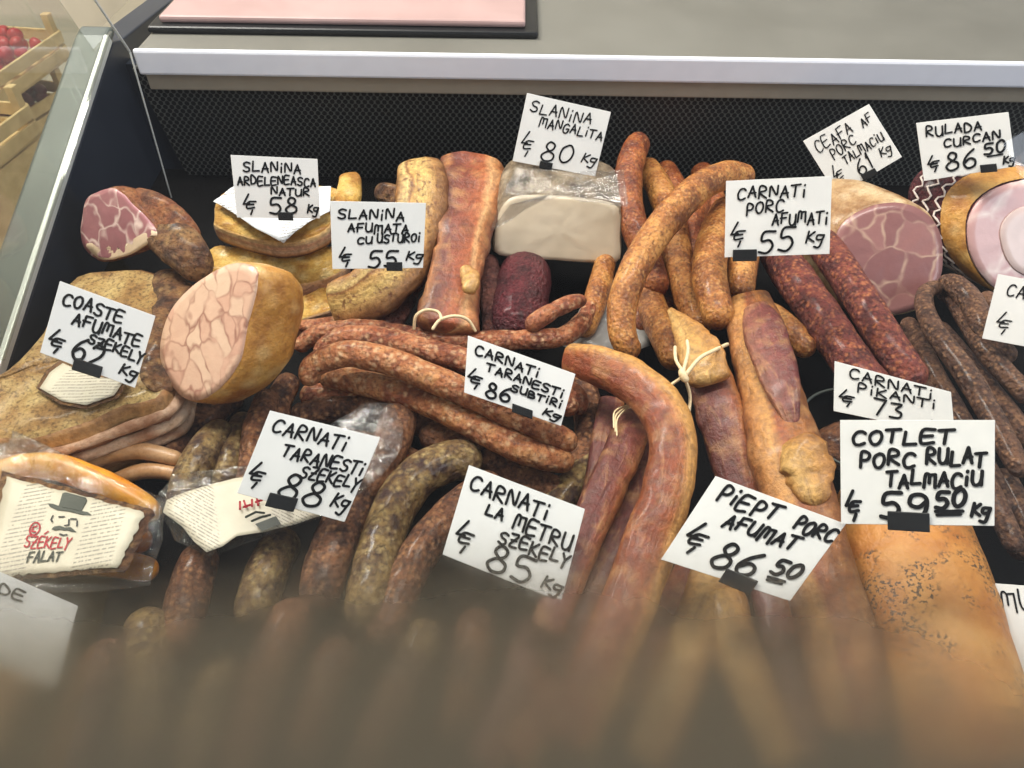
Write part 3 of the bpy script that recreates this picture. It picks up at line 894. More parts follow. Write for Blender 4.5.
# ================================================================== OUTSIDE: CRATES OF STRAWBERRIES
def crate(loc, rz, tilt, size, label, gap=True):
    lx, ly, hz = size
    root = thing('wooden_crate', loc, label, 'crate', 'wooden fruit crates beside the case')
    def p(name, lo, hi, lab=None):
        v = []; f = []; box(v, f, lo, hi)
        o = link_mesh(name, v, f, M['wood'], smooth=False, origin=(0, 0, 0)); o.location = (0, 0, 0); o.parent = root
        bevel(o, 0.002); return o
    th = 0.008
    for sx in (0, 1):
        for sy in (0, 1):
            x = sx * (lx - .022); y = sy * (ly - .022)
            p('corner_post', (x, y, 0), (x + .022, y + .022, hz + .05))
    p('base_board', (0, 0, .002), (lx, ly, .012))
    for (lo, hi) in (((0, -th, .012), (lx, 0, hz)), ((0, ly, .012), (lx, ly + th, hz)), ((-th, 0, .012), (0, ly, hz)), ((lx, 0, .012), (lx + th, ly, hz))):
        m_ = (lo[2] + hi[2]) / 2
        p('side_board', lo, (hi[0], hi[1], m_ - .004)); p('side_board', (lo[0], lo[1], m_ + .004), hi)
    root.rotation_euler = (tilt, 0, rz)
    return root
def berry_mesh(name, mat):
    v = []; f = []; N = 12; RR = 9
    for i in range(RR + 1):
        t = i / RR; z = t; r = math.sin(math.pi * min(1, t ** .75)) ** .8 * (0.52 if t < 1 else 0)
        for k in range(N):
            a = 2 * math.pi * k / N
            v.append((max(r, .02) * math.cos(a), max(r, .02) * math.sin(a), z - .5))
    for i in range(RR):
        for k in range(N):
            f.append((i * N + k, i * N + (k + 1) % N, (i + 1) * N + (k + 1) % N, (i + 1) * N + k))
    f.append(tuple(range(N))[::-1]); f.append(tuple(RR * N + k for k in range(N)))
    me = bpy.data.meshes.new(name); me.from_pydata(v, [], f); me.materials.append(mat)
    for q in me.polygons: q.use_smooth = True
    return me
def calyx_mesh():
    v = [(0, 0, .5)]; f = []
    for k in range(10):
        a = 2 * math.pi * k / 10; r = .5 if k % 2 == 0 else .14
        v.append((r * math.cos(a), r * math.sin(a), .44 if k % 2 == 0 else .51))
    for k in range(10): f.append((0, 1 + k, 1 + (k + 1) % 10))
    me = bpy.data.meshes.new('calyx'); me.from_pydata(v, [], f); me.materials.append(M['leaf']); return me
BM = berry_mesh('strawberry', M['berry']); BD = berry_mesh('strawberry_dark', M['berry_dark']); CM = calyx_mesh()
def fill(cr_, size, zfill, mesh, group, label, nx, ny, seed):
    rng = random.Random(seed); lx, ly, hz = size
    bpy.context.view_layer.update()
    Mx = cr_.matrix_world.copy()
    first = None
    for layer in range(2):
        for i in range(nx):
            for j in range(ny):
                if layer == 1 and rng.random() < .35: continue
                s = rng.uniform(.034, .042)
                loc = Mx @ Vector((.03 + (lx - .06) * (i + .5 + rng.uniform(-.12, .12)) / nx, .03 + (ly - .06) * (j + .5 + rng.uniform(-.12, .12)) / ny, zfill + layer * .026 + rng.uniform(-.003, .003)))
                o = bpy.data.objects.new('strawberry', mesh); COL.objects.link(o)
                o.location = loc; o.scale = (s, s, s)
                o.rotation_euler = (rng.uniform(1.2, 2.6), rng.uniform(-.5, .5), rng.uniform(0, 6.28))
                tag(o, label, 'strawberry', group)
                if layer == 1:
                    c = bpy.data.objects.new('calyx', CM); COL.objects.link(c); c.parent = o
# stand that carries the crates
def crate_from_px(pa, pb, z, ly, hz, label, tilt=0):
    """Front board runs along the rim line pa->pb (px) at rim height z; the crate lies to the far side of it."""
    a = at_z(pa[0], pa[1], z); b = at_z(pb[0], pb[1], z)
    d = b - a; rz = math.atan2(d.y, d.x); lx = d.length
    loc = a - Vector((0, 0, hz))
    return crate((loc.x, loc.y, z - hz), rz, tilt, (lx, ly, hz), label), (lx, ly, hz)
c1, s1 = crate_from_px((-80, 124), (58, 30), -0.29, 0.26, 0.085, 'upper pale wooden crate holding bright strawberries, standing on another crate')
fill(c1, s1, .062, BM, 'bright strawberries in the upper crate', 'bright red strawberry heaped in the upper wooden crate', 9, 5, 3)
c2, s2 = crate_from_px((-82, 178), (66, 84), -0.43, 0.30, 0.085, 'lower pale wooden crate of dark strawberries beneath the upper crate')
fill(c2, s2, .06, BD, 'dark strawberries in the lower crate', 'dark red strawberry lying in the lower wooden crate', 9, 6, 5)
c3, s3 = crate_from_px((-90, 190), (26, 104), -0.28, 0.15, 0.085, 'pale wooden crate at the picture edge, nearer than the crate of dark strawberries')
st = thing('crate_stand', (c2.location.x, c2.location.y, -0.9), 'plain board stand carrying the wooden strawberry crates', 'stand')
def stand_box(cr_, s, z0, z1):
    bpy.context.view_layer.update(); Mx = cr_.matrix_world
    P = [Mx @ Vector(q) for q in ((0, 0, 0), (s[0], 0, 0), (s[0], s[1], 0), (0, s[1], 0))]
    v = []; f = []; prism(v, f, [Vector((p.x, p.y, z1)) for p in P], (0, 0, z0 - z1)); return v, f
bpy.context.view_layer.update()
pass
v, f = stand_box(c2, s2, -0.899, -0.516); bevel(part('riser', v, f, M['wood'], st, smooth=False), .003)
v, f = stand_box(c3, s3, -0.899, -0.366); bevel(part('low_riser', v, f, M['wood'], st, smooth=False), .003)

# ================================================================== GOODS ON THE DECK
SG = 'orange smoked pork sausages'
def S(pts, w, mat, label, group, cat='sausage', name='smoked_sausage', **kw):
    return sweep(name, pts, w, M[mat], label, cat, group, **kw)

# ---- smoked ham at the end wall and the dried pieces behind it
hm, hn, hp = cut_piece('smoked_ham', [(112, 187), (100, 191), (87, 198), (83, 215), (81, 232), (85, 249), (101, 261), (122, 258), (141, 249), (158, 236), (148, 217), (134, 204), (124, 193)],
          (120, 240, .10), (-.42, -.75, .5), (.075, .075, -.03), M['rind'], M['ham_face'],
          'smoked ham with a pink cut face and brown rind against the dark end wall', 'ham',
          profile=[(0, .985), (.004, 1.01), (.01, 1.0), (.017, .94), (.024, .8), (.029, .6), (.031, .4)])
hf = [on_plane(x, y, hp + hn * .0016, hn) for x, y in ((85, 246), (101, 260), (122, 257), (141, 248), (157, 236), (151, 230), (138, 236), (128, 246), (108, 249), (92, 243))]
v, f, u, _ = loft_geo(hf, -hn, [(0, .98), (.002, 1)], cap_rings=4, lump=.0008)
part('fat_rim', v, f, plain('cream_ham_fat', (214, 188, 158), .35, .5, 14, 60, coat=.2), hm, 'cream fat rim', uvs=u)
sweep('dried_meat', [(132, 196, .125), (156, 208, .125), (180, 226, .118), (197, 244, .105)], [20, 30, 30, 20], M['rind'],
      'upper strip of dark dried meat behind the smoked ham', 'dried meat', 'dark dried meat strips', thick=.6, expo=2.6)
sweep('dried_meat', [(140, 208, .10), (160, 226, .108), (186, 252, .104), (205, 280, .085)], [28, 42, 46, 30], M['bark'],
      'broad lower piece of dark dried meat between the smoked ham and yellow fat', 'dried meat', 'dark dried meat strips', thick=.7, expo=2.6)

M['fat_pink'] = sausage('pale_pink_fat', (176, 128, 96), (214, 174, 142), (230, 198, 168), (238, 212, 184), 80, 40, .4, .4, .4, speck=.3)
# ---- rib slab
rib = thing('smoked_rib_slab', at(80, 360, 0.0), 'large slab of smoked ribs carrying a printed sticker, under the card reading COASTE AFUMATE', 'rib slab')
def slab_part(root, name, outline, axis, mats, profile, label=None, **kw):
    return slab(name, outline, axis, mats, label, None, parent=root, profile=profile, **kw)
slab_part(rib, 'meat', [(78, 273, .08), (120, 267, .082), (160, 270, .082), (186, 288, .08), (184, 330, .08), (168, 392, .08), (120, 412, .08), (50, 436, .08), (-20, 446, .08), (-70, 440, .08), (-60, 400, .08), (0, 375, .082), (35, 340, .082), (58, 305, .08)],
          (0, .004, -.075), [M['rib_top'], M['rib_side']], [(0, .95), (.004, .985), (.012, 1.0), (.06, 1.0), (.075, .97)], lump=.005, lscale=32)
sweep('bark_edge', [(158, 272, .08), (176, 300, .08), (170, 345, .08), (155, 392, .08)], [24, 40, 44, 36], M['bark'], None, None, parent=rib, thick=.35, lump=.2)
def sticker(root, name, px, h, mat, amp, uvo, uva, uvb, seed=0, lscale=30, rings=7, n=60, label='printed sticker'):
    ring = [at(x, y, h) for x, y in px]
    o = at(uvo[0], uvo[1], h); a = at(uva[0], uva[1], h) - o; b = at(uvb[0], uvb[1], h) - o
    v, f, u = sheet_geo(ring, rings, amp, lscale, n, seed, axes=(o, a, b))
    return solid(part(name, v, f, mat, root, label, uvs=u))
rb_c = at(70, 350, .08)
for k_, (dz, wd, mt, lb) in enumerate(((.016, .0040, 'fat_pink', 'pale fat layer'), (.030, .0050, 'fat_pink', 'pale fat layer'), (.043, .0035, 'fat_pink', 'pale fat layer'))):
    pth = []
    for x, y in ((184, 335), (176, 372), (164, 398), (120, 416), (50, 440), (-20, 450)):
        q = at(x, y, .08); o_ = q - rb_c; o_.z = 0
        pth.append(q + o_.normalized() * .0012 + Vector((0, .003, -dz)))
    v, f, u = sweep3(pth, [wd * .7, wd, wd * 1.1, wd, wd, wd], thick=.6, lump=.5, lscale=50, seed=k_ * 3.1, up=(.4, -.8, .3))
    part('fat_layer', v, f, M[mt], rib, lb, uvs=u)
sticker(rib, 'sticker_edge', [(60, 360), (46, 371), (36, 388), (60, 404), (86, 409), (118, 398), (128, 380), (92, 373)], .0845, M['bark'], .0015, (36, 392), (120, 410), (50, 358), label='dark wavy sticker edge')
sticker(rib, 'sticker', [(63, 363), (50, 373), (40, 388), (62, 401), (86, 405), (114, 395), (123, 380), (92, 376)], .086, M['print_small'], .0015, (40, 388), (112, 408), (52, 362))
for i, (x, y) in enumerate(((150, 350), (160, 322), (125, 405))):
    pass

# ---- rolled ham in golden casing
cut_piece('rolled_ham', [(228, 264), (246, 262), (259, 270), (257, 296), (249, 325), (241, 362), (222, 388), (200, 402), (180, 396), (164, 373), (160, 347), (168, 316), (184, 294), (206, 276)],
          (205, 400, .085), (-.5, -.62, .6), (.075, .05, -.055), M['gold_rind'], M['rolled_face'],
          'rolled ham in golden casing, its pale chunky cut face beside the rib slab', 'ham',
          profile=[(0, .985), (.004, 1.015), (.015, 1.03), (.03, .99), (.044, .86), (.055, .64), (.06, .4)])

# ---- fat bacon pieces (slanina)
FG = 'yellow salted fat bacon pieces'
slab('fat_bacon', [(213, 218, .088), (225, 190, .09), (290, 184, .09), (338, 188, .095), (338, 208, .092), (328, 228, .088), (305, 240, .084), (275, 243, .082), (240, 235, .084), (216, 226, .088)],
     (0, .002, -.02), [M['yellow_fat'], M['layer_side']], 'curved fat bacon slab topmost of its stack, under the folded paper sheet', 'fat bacon', FG,
     profile=[(0, .97), (.003, .995), (.008, 1.0), (.016, 1.0), (.02, .985)], lump=.002)
slab('fat_bacon', [(196, 272, .055), (214, 246, .06), (262, 250, .062), (335, 246, .062), (347, 254, .06), (342, 272, .056), (300, 284, .05), (262, 280, .05), (225, 276, .05)],
     (0, .002, -.03), [M['yellow_fat'], M['pink_side']], 'broad fat bacon slab with pink side, second from the top of its stack', 'fat bacon', FG,
     profile=[(0, .97), (.003, .995), (.008, 1.0), (.026, 1.0), (.03, .985)], lump=.003)
slab('fat_bacon', [(284, 306, .04), (312, 292, .042), (345, 276, .042), (360, 286, .04), (345, 303, .038), (312, 316, .036), (292, 322, .036)],
     (0, .002, -.025), [M['yellow_fat'], M['pink_side']], 'small fat bacon end lowest of its stack, behind the dry red sausages', 'fat bacon', FG,
     profile=[(0, .96), (.003, .99), (.008, 1.0), (.02, 1.0), (.025, .985)], lump=.003)
sweep('fat_bacon', [(338, 222, .085), (347, 203, .09), (350, 184, .09), (349, 176, .088)], [24, 26, 24, 20], M['yellow_fat'],
      'upright curled fat bacon end behind the card reading CU USTUROI', 'fat bacon', FG, thick=.6, expo=2.8, cap=.6)
sweep('fat_bacon', [(375, 190, .06), (400, 200, .06), (385, 230, .05)], [18, 22, 20], M['bark'],
      'dark bacon scrap against the perforated panel behind the garlic bacon', 'fat bacon', FG, thick=.6, expo=2.6)
sweep('garlic_bacon', [(420, 168, .10), (423, 188, .108), (418, 220, .10), (405, 254, .09), (384, 283, .08), (356, 299, .07), (332, 306, .06)], [46, 52, 52, 54, 56, 54, 44], M['garlic_top'],
      'peppery smoked fat bacon slab curving down behind the card reading CU USTUROI', 'fat bacon', thick=.55, expo=3.2, cap=.35, lump=.14, lscale=40)
# folded paper on the top slab
pr = [at(x, y, h) for x, y, h in ((213, 201, .097), (240, 182, .100), (300, 186, .102), (331, 186, .106), (330, 212, .100), (308, 222, .098), (283, 242, .096), (255, 228, .098), (232, 212, .098))]
v, f, u = sheet_geo(pr, 8, .004, 40, 70, 4.0, axes=(at(213, 201, .098), at(331, 201, .1) - at(213, 201, .1), at(255, 180, .1) - at(255, 242, .09)))
tag(solid(link_mesh('paper_sheet', v, f, M['print_white'], uvs=u)), 'crumpled white printed paper lying on the topmost fat bacon slab', 'paper')

# ---- dark dried strips, belly piece, salami, white fat
sweep('dried_meat', [(436, 218, .05), (424, 252, .05), (404, 292, .05), (388, 324, .045), (376, 345, .04)], [22, 28, 30, 30, 24], M['purple_dry'],
      'long dark dried strip between the garlic bacon and the red-brown belly piece', 'dried meat', 'dark dried meat strips', thick=.8, expo=2.4, lump=.12)
bp = thing('smoked_belly_piece', at(460, 260, 0.03), 'long red-brown smoked belly piece with a tied loop of string, beside the white fat block', 'smoked pork')
sweep('meat', [(474, 166, .085), (471, 190, .09), (465, 225, .088), (459, 262, .085), (452, 300, .08), (446, 334, .072)], [64, 70, 66, 58, 58, 62], M['belly_slab'], None, None, parent=bp, thick=.5, expo=3.0, cap=.3, lump=.2, lscale=32)
sweep('fat_knob', [(464, 266, .108), (470, 282, .108), (468, 294, .104)], [12, 20, 14], M['yellow_strip'], 'fatty knob', None, parent=bp, thick=.45, lump=.5, lscale=90)
def string_path(root, pts, r=.0011, label='pale string', mat='string', n=None, name='string'):
    v, f, u = tube_geo([at(*p) for p in pts], r, 6, n or max(12, 8 * len(pts)))
    return part(name, v, f, M[mat], root, label, uvs=u) if root is not None else (v, f)
string_path(bp, [(414, 330, .085), (416, 316, .098), (426, 310, .102), (438, 312, .104), (442, 320, .105)], .0014)
string_path(bp, [(432, 330, .10), (440, 320, .104), (455, 316, .105), (468, 320, .10), (476, 332, .09)], .0014)
S([(488, 258, .05), (490, 285, .05), (492, 312, .048), (489, 338, .045)], [20, 24, 22, 14], 'purple_dry', 'short dark dried sausage between the belly piece and the dark red salami', 'dark dried sausages')
sweep('salami', [(527, 264, .045), (523, 288, .046), (518, 312, .044), (513, 344, .04)], [50, 56, 58, 54], M['salami'],
      'thick dark red salami lying below the white fat block', 'salami', cap=.7, lump=.05)
mf = [(508, 198), (530, 194), (575, 196), (615, 203), (621, 216), (621, 240), (619, 262), (590, 263), (560, 261), (500, 256), (493, 243), (497, 214)]
cut_piece('white_fat_block', mf, (560, 258, .06), (.0, -.86, .5), (.0, .062, .012), M['grey_skin'], M['white_fat'],
          'white block of unsmoked back fat with grey-brown skin, under the card reading SLANINA MANGALITA', 'fat block',
          profile=[(0, .985), (.003, 1.0), (.012, 1.01), (.045, 1.0), (.058, .97), (.064, .9)])
fw = [at(x, y, h) for x, y, h in ((490, 232, .09), (502, 196, .125), (516, 166, .14), (570, 172, .145), (624, 170, .14), (628, 206, .125), (560, 198, .135), (510, 204, .122))]
v, f, u = sheet_geo(fw, 8, .004, 60, 70, 2.0)
tag(solid(link_mesh('plastic_wrap', v, f, M['film'])), 'crumpled clear plastic wrap over the top of the white fat block', 'plastic wrap')

# ---- orange smoked sausages
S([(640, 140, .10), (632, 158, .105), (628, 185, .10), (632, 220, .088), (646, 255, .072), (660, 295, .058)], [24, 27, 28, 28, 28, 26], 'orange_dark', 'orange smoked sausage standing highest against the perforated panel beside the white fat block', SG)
S([(646, 164, .07), (660, 190, .075), (672, 222, .074), (678, 255, .07), (688, 295, .062), (702, 335, .055)], [22, 27, 29, 29, 29, 28], 'orange', 'orange smoked sausage passing beneath the long crossing one, ending behind the tied strip', SG)
S([(752, 178, .112), (728, 175, .122), (700, 187, .128), (672, 214, .126), (645, 250, .116), (628, 285, .104), (621, 316, .09), (625, 342, .078), (636, 356, .066)], [24, 28, 30, 32, 33, 32, 31, 29, 24], 'orange', 'longest orange smoked sausage crossing over the others, bent behind the card reading CARNATI PORC', SG, up=(0, -.4, .9))
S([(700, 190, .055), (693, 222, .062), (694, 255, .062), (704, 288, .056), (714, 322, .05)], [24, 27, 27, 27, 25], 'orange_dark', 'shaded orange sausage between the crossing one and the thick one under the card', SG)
S([(728, 205, .085), (714, 240, .092), (709, 272, .094), (715, 304, .09), (724, 328, .084)], [28, 34, 35, 35, 30], 'orange', 'thickest orange smoked sausage, its rounded end just above the bacon with purple lean', SG)
S([(748, 218, .075), (744, 255, .08), (742, 280, .08), (742, 300, .074)], [28, 29, 30, 24], 'orange', 'short-looking orange sausage end hanging out below the card reading CARNATI PORC AFUMATI', SG)
S([(742, 296, .04), (768, 313, .055), (790, 332, .06), (812, 355, .056)], [22, 24, 28, 22], 'orange', 'knobbly orange sausage end sticking out behind the big bacon with purple lean', SG, pinch=.12)
S([(640, 270, .04), (652, 308, .05), (666, 340, .054), (677, 368, .05)], [26, 30, 31, 27], 'orange', 'amber sausage under the pile whose end lies beside the string knot', SG)
S([(610, 240, .05), (603, 272, .055), (594, 305, .055), (582, 335, .05)], [18, 22, 24, 22], 'orange', 'slim orange sausage dropping behind the hooked dry sausage tip', SG)
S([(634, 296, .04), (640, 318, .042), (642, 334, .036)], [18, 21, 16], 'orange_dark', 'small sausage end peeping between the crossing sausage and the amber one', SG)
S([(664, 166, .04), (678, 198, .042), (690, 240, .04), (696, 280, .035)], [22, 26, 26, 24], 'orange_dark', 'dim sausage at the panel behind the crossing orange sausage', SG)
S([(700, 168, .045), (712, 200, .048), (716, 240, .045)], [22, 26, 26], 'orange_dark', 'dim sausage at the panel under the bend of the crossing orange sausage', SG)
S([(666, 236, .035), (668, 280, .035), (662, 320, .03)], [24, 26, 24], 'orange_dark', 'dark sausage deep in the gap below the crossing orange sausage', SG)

# ---- dry red sausages
TG = 'dry red country sausages'
S([(296, 350, .048), (311, 338, .056), (335, 331, .06), (365, 329, .062), (405, 335, .062), (445, 341, .062), (490, 341, .062), (530, 339, .064), (560, 337, .064), (577, 327, .062), (588, 312, .06), (589, 302, .062)], [16, 20, 20, 20, 20, 20, 21, 21, 21, 20, 18, 14], 'dry_red', 'longest dry red sausage, its far end hooked up beside the grey sheet', TG, pinch=.1, lump=.12)
S([(586, 300, .082), (570, 303, .085), (550, 313, .083), (526, 328, .075)], [13, 16, 18, 18], 'dry_red', 'short dry red sausage pointing at the slim orange sausage in front of the salami', TG, pinch=.12, lump=.12)
S([(298, 326, .045), (318, 326, .046), (350, 322, .04)], [12, 16, 16], 'dry_red', 'small dry red sausage tip beside the rolled ham', TG)
S([(318, 358, .062), (330, 344, .074), (352, 337, .08), (385, 340, .08), (425, 350, .08), (465, 361, .078), (505, 376, .072), (545, 396, .064), (578, 410, .058)], [18, 23, 25, 25, 25, 25, 25, 25, 22], 'dry_red', 'dry red sausage second above the curved front one, running behind the card reading 86', TG, lump=.1, pinch=.06)
S([(308, 386, .07), (314, 366, .084), (345, 354, .094), (385, 360, .094), (425, 375, .092), (465, 392, .088), (505, 411, .08), (545, 431, .072), (577, 446, .066)], [21, 26, 28, 28, 28, 28, 28, 27, 24], 'dry_orange', 'dry amber-red sausage bent down at its tip, lying uppermost of the dry red bundle', TG, lump=.08)
S([(322, 376, .05), (360, 382, .06), (412, 397, .064), (450, 413, .066), (490, 434, .066), (530, 453, .064), (574, 464, .056)], [24, 26, 27, 28, 28, 28, 24], 'dry_orange', 'dry amber-red sausage lowest of the bundle, its end above the card reading LA METRU', TG, lump=.08)
S([(560, 385, .055), (575, 398, .052), (580, 415, .045)], [22, 24, 20], 'dry_red', 'stubby dry red sausage end at the edge of the card reading 86', TG)
S([(290, 418, .03), (340, 408, .032), (390, 412, .034), (440, 432, .03)], [26, 28, 28, 26], 'brown', 'shaded brown sausage under the dry red bundle', TG)
S([(300, 395, .034), (350, 398, .034), (400, 410, .03)], [24, 26, 24], 'dry_red', 'shaded red sausage just below the bundle beside the rolled ham', TG)
S([(420, 432, .035), (470, 448, .034), (530, 480, .032), (580, 500, .03)], [30, 32, 32, 28], 'brown', 'dark sausage under plastic between the dry red bundle and the olive sausage', TG)

S([(292, 376, .034), (276, 410, .034), (285, 450, .03)], [24, 28, 26], 'brown', 'shaded brown sausage between the rolled ham and the dry red bundle', TG)
S([(330, 436, .03), (380, 450, .03), (430, 470, .028)], [26, 28, 26], 'brown', 'shaded brown sausage behind the card reading TARANESTI SZEKELY', TG)
S([(150, 470, .018), (215, 410, .02), (240, 390, .02)], [30, 34, 30], 'brown', 'shaded brown sausage in the gap between the rib slab and the rolled ham', TG)
S([(580, 375, .03), (590, 430, .03), (575, 490, .028)], [28, 32, 30], 'brown', 'shaded brown sausage in the gap inside the hook-shaped bacon strip', TG)

# ---- olive brown thick sausages and their neighbours
OG = 'thick olive brown sausages'
S([(482, 461, .042), (452, 461, .048), (425, 472, .05), (404, 492, .05), (390, 518, .05), (380, 548, .05), (371, 585, .05), (362, 630, .048)], [38, 42, 43, 44, 44, 45, 46, 44], 'olive', 'thick olive brown sausage arching down beside the card reading LA METRU', OG, lump=.07)
S([(500, 480, .04), (470, 500, .044), (440, 527, .046), (418, 555, .046), (400, 590, .046), (380, 650, .044)], [34, 38, 40, 40, 42, 40], 'brown', 'thick brown sausage running out from under the card reading LA METRU', OG, lump=.07)
S([(402, 405, .05), (392, 440, .05), (372, 475, .05), (352, 510, .05), (332, 550, .05), (315, 610, .048)], [34, 40, 42, 44, 44, 42], 'brown', 'thick reddish brown sausage emerging below the card reading TARANESTI SZEKELY', OG, lump=.07)
S([(270, 392, .045), (258, 430, .046), (254, 470, .042), (246, 510, .036)], [24, 30, 32, 30], 'brown', 'upright brown sausage directly under the rolled ham', OG)
S([(228, 425, .036), (206, 450, .04), (190, 480, .038), (180, 520, .034)], [30, 36, 36, 34], 'olive', 'dark speckled sausage beside the pale frankfurters', OG)
S([(246, 415, .03), (234, 452, .032), (224, 495, .03)], [26, 30, 30], 'olive', 'dim olive sausage between the dark speckled one and the upright brown one', OG)
S([(600, 458, .032), (572, 485, .032), (545, 520, .03)], [28, 32, 30], 'olive', 'olive sausage under plastic beside the purple-brown bacon strip', OG)
S([(290, 530, .034), (268, 570, .034), (250, 630, .032)], [38, 42, 42], 'olive', 'thick sausage below the sticker of the crumpled pack', OG)
S([(205, 545, .034), (190, 590, .034), (172, 660, .032)], [38, 42, 42], 'brown', 'thick sausage beside the clear pack of orange sausages, half lost in mist', OG)
S([(430, 620, .034), (408, 680, .034), (390, 750, .03)], [44, 46, 46], 'olive', 'thick olive sausage deep in the misted glass below the card reading LA METRU', OG)
S([(345, 640, .034), (320, 700, .034), (300, 770, .03)], [46, 48, 48], 'brown', 'thick brown sausage deep in the misted glass below the reddish brown one', OG)
S([(480, 610, .036), (470, 670, .036), (455, 750, .03)], [42, 46, 46], 'brown', 'thick brown sausage in the mist next to the ends of the bacon strips', OG)
S([(230, 660, .034), (205, 720, .03), (190, 790, .03)], [46, 48, 48], 'olive', 'thick olive sausage low in the mist beside the clear pack', OG)
S([(120, 640, .034), (90, 700, .034), (60, 790, .03)], [48, 50, 50], 'brown', 'thick brown sausage low in the mist nearest the blurred price card', OG)
S([(300, 600, .05), (275, 660, .05), (255, 720, .046), (240, 790, .04)], [44, 48, 50, 50], 'brown', 'brown sausage lying over its neighbours in the mist below the crumpled pack', OG)
S([(420, 650, .05), (395, 700, .05), (360, 780, .046)], [46, 48, 48], 'thin_dark', 'dark sausage lying over the olive one low in the mist', OG)
S([(60, 620, .034), (20, 680, .034), (-20, 770, .03)], [46, 48, 48], 'frank', 'pale sausage in the mist beneath the blurred price card', OG)
S([(145, 610, .04), (150, 680, .04), (140, 770, .036)], [44, 48, 48], 'olive', 'olive sausage low in the mist beside the clear pack', OG)
KG = 'pale frankfurters'
S([(72, 474, .032), (100, 458, .038), (140, 451, .04), (182, 460, .034)], [14, 16, 17, 15], 'frank', 'pale frankfurter lying along the front edge of the rib slab', KG, lump=.03)
S([(105, 484, .026), (145, 471, .03), (188, 476, .028)], [14, 16, 14], 'frank', 'second pale frankfurter, touching the clear pack of orange sausages', KG, lump=.03)

# ---- paprika sausages and thin dark folded sausages
PG = 'dark paprika sausages'
S([(770, 238, .056), (790, 272, .066), (820, 315, .068), (850, 360, .066), (882, 402, .062), (908, 440, .055)], [36, 38, 40, 41, 41, 38], 'spicy', 'dark paprika sausage nearer the orange ones, running behind the card reading PIKANTI', PG, lump=.07)
S([(812, 230, .075), (836, 262, .082), (864, 305, .082), (890, 346, .078), (920, 388, .07)], [30, 33, 34, 35, 32], 'spicy', 'dark paprika sausage next to the pork neck ham', PG, lump=.07)
DG = 'thin dark folded sausages'
S([(899, 345, .052), (892, 330, .06), (882, 322, .064), (881, 336, .066), (893, 357, .066), (920, 387, .064), (950, 427, .062), (985, 484, .06), (1018, 552, .056)], [14, 15, 16, 19, 20, 20, 21, 21, 20], 'thin_dark', 'thin dark sausage with a hooked top, nearest to the paprika sausages', DG)
S([(906, 320, .05), (915, 336, .052), (930, 368, .052), (955, 410, .05), (985, 465, .048), (1012, 515, .046)], [16, 20, 20, 20, 20, 20], 'thin_dark', 'thin dark sausage second from the paprika sausages', DG)
S([(944, 290, .07), (934, 288, .076), (925, 294, .08), (925, 310, .082), (938, 336, .082), (962, 368, .082), (988, 410, .08), (1024, 476, .078)], [14, 16, 18, 20, 22, 22, 22, 22], 'thin_dark', 'thin dark sausage folded over at the top of the bunch, its long leg lying uppermost', DG)
S([(938, 292, .066), (952, 298, .07), (968, 321, .074), (990, 356, .074), (1034, 402, .072)], [14, 18, 20, 20, 20], 'thin_dark', 'thin dark sausage below the card reading CA, third strand of the bunch', DG)
S([(938, 283, .076), (955, 285, .084), (972, 304, .084), (984, 329, .082), (1003, 350, .078), (1014, 361, .074)], [16, 22, 24, 24, 22, 18], 'thin_dark', 'thickest thin dark sausage with an open dry end under the card reading CA', DG)
S([(936, 325, .045), (962, 358, .05), (990, 392, .05), (1034, 446, .05)], [18, 22, 22, 22], 'thin_dark', 'thin dark sausage lying under the uppermost strand', DG)
S([(984, 294, .06), (992, 304, .062), (1004, 318, .06)], [14, 16, 14], 'thin_dark', 'short dark sausage end between the turkey roll and the bunch', DG)
S([(960, 425, .036), (990, 482, .038), (1026, 560, .036)], [22, 24, 24], 'thin_dark', 'thin dark sausage emerging beside the card reading COTLET', DG)
S([(1000, 470, .045), (1026, 520, .045), (1060, 590, .04)], [22, 24, 24], 'thin_dark', 'thin dark sausage above the card reading MU', DG)

# ---- pork neck ham and turkey roll
cut_piece('pork_neck_ham', [(831, 262), (834, 236), (848, 216), (878, 203), (908, 203), (932, 217), (943, 243), (941, 278), (926, 304), (896, 316), (862, 318), (840, 300)],
          (885, 300, .05), (-.12, -.72, .62), (-.035, .085, -.012), M['ham_skin'], M['neck_face'],
          'smoked pork neck ham with a veined pink cut face, under the card reading CEAFA PORC', 'ham',
          profile=[(0, .985), (.004, 1.01), (.03, 1.03), (.06, 1.0), (.082, .86), (.093, .6), (.098, .35)])
tr, tn, tp = cut_piece('turkey_roll', [(968, 222), (982, 197), (1010, 183), (1050, 180), (1090, 205), (1098, 245), (1080, 285), (1036, 302), (995, 288), (972, 258)],
          (1030, 290, .055), (.12, -.78, .55), (-.055, .07, 0), M['salami'], M['turkey_face'],
          'netted turkey roll with pale centre and pink cut face ending the rear row', 'turkey roll',
          profile=[(0, .985), (.003, 1.0), (.02, 1.02), (.05, 1.02), (.072, .9), (.086, .6)], face_inset=1.0)
ringp = [on_plane(x, y, tp, tn) for x, y in ((968, 222), (982, 197), (1010, 183), (1050, 180), (1090, 205), (1098, 245), (1080, 285), (1036, 302), (995, 288), (972, 258))]
RC = cr_closed(ringp, 60); rc = sum(RC, Vector()) / 60; axn = Vector((-.055, .07, 0)).normalized()
v, f, u, _ = loft_geo([rc + (q - rc) * 1.012 for q in ringp], axn, [(.0015, 1.0), (.004, 1.03), (.02, 1.035), (.026, 1.03)], cap0=False, cap1=False, lump=.001)
part('amber_casing', v, f, M['gold_rind'], tr, 'amber casing edge', uvs=u)
vv = []; ff = []
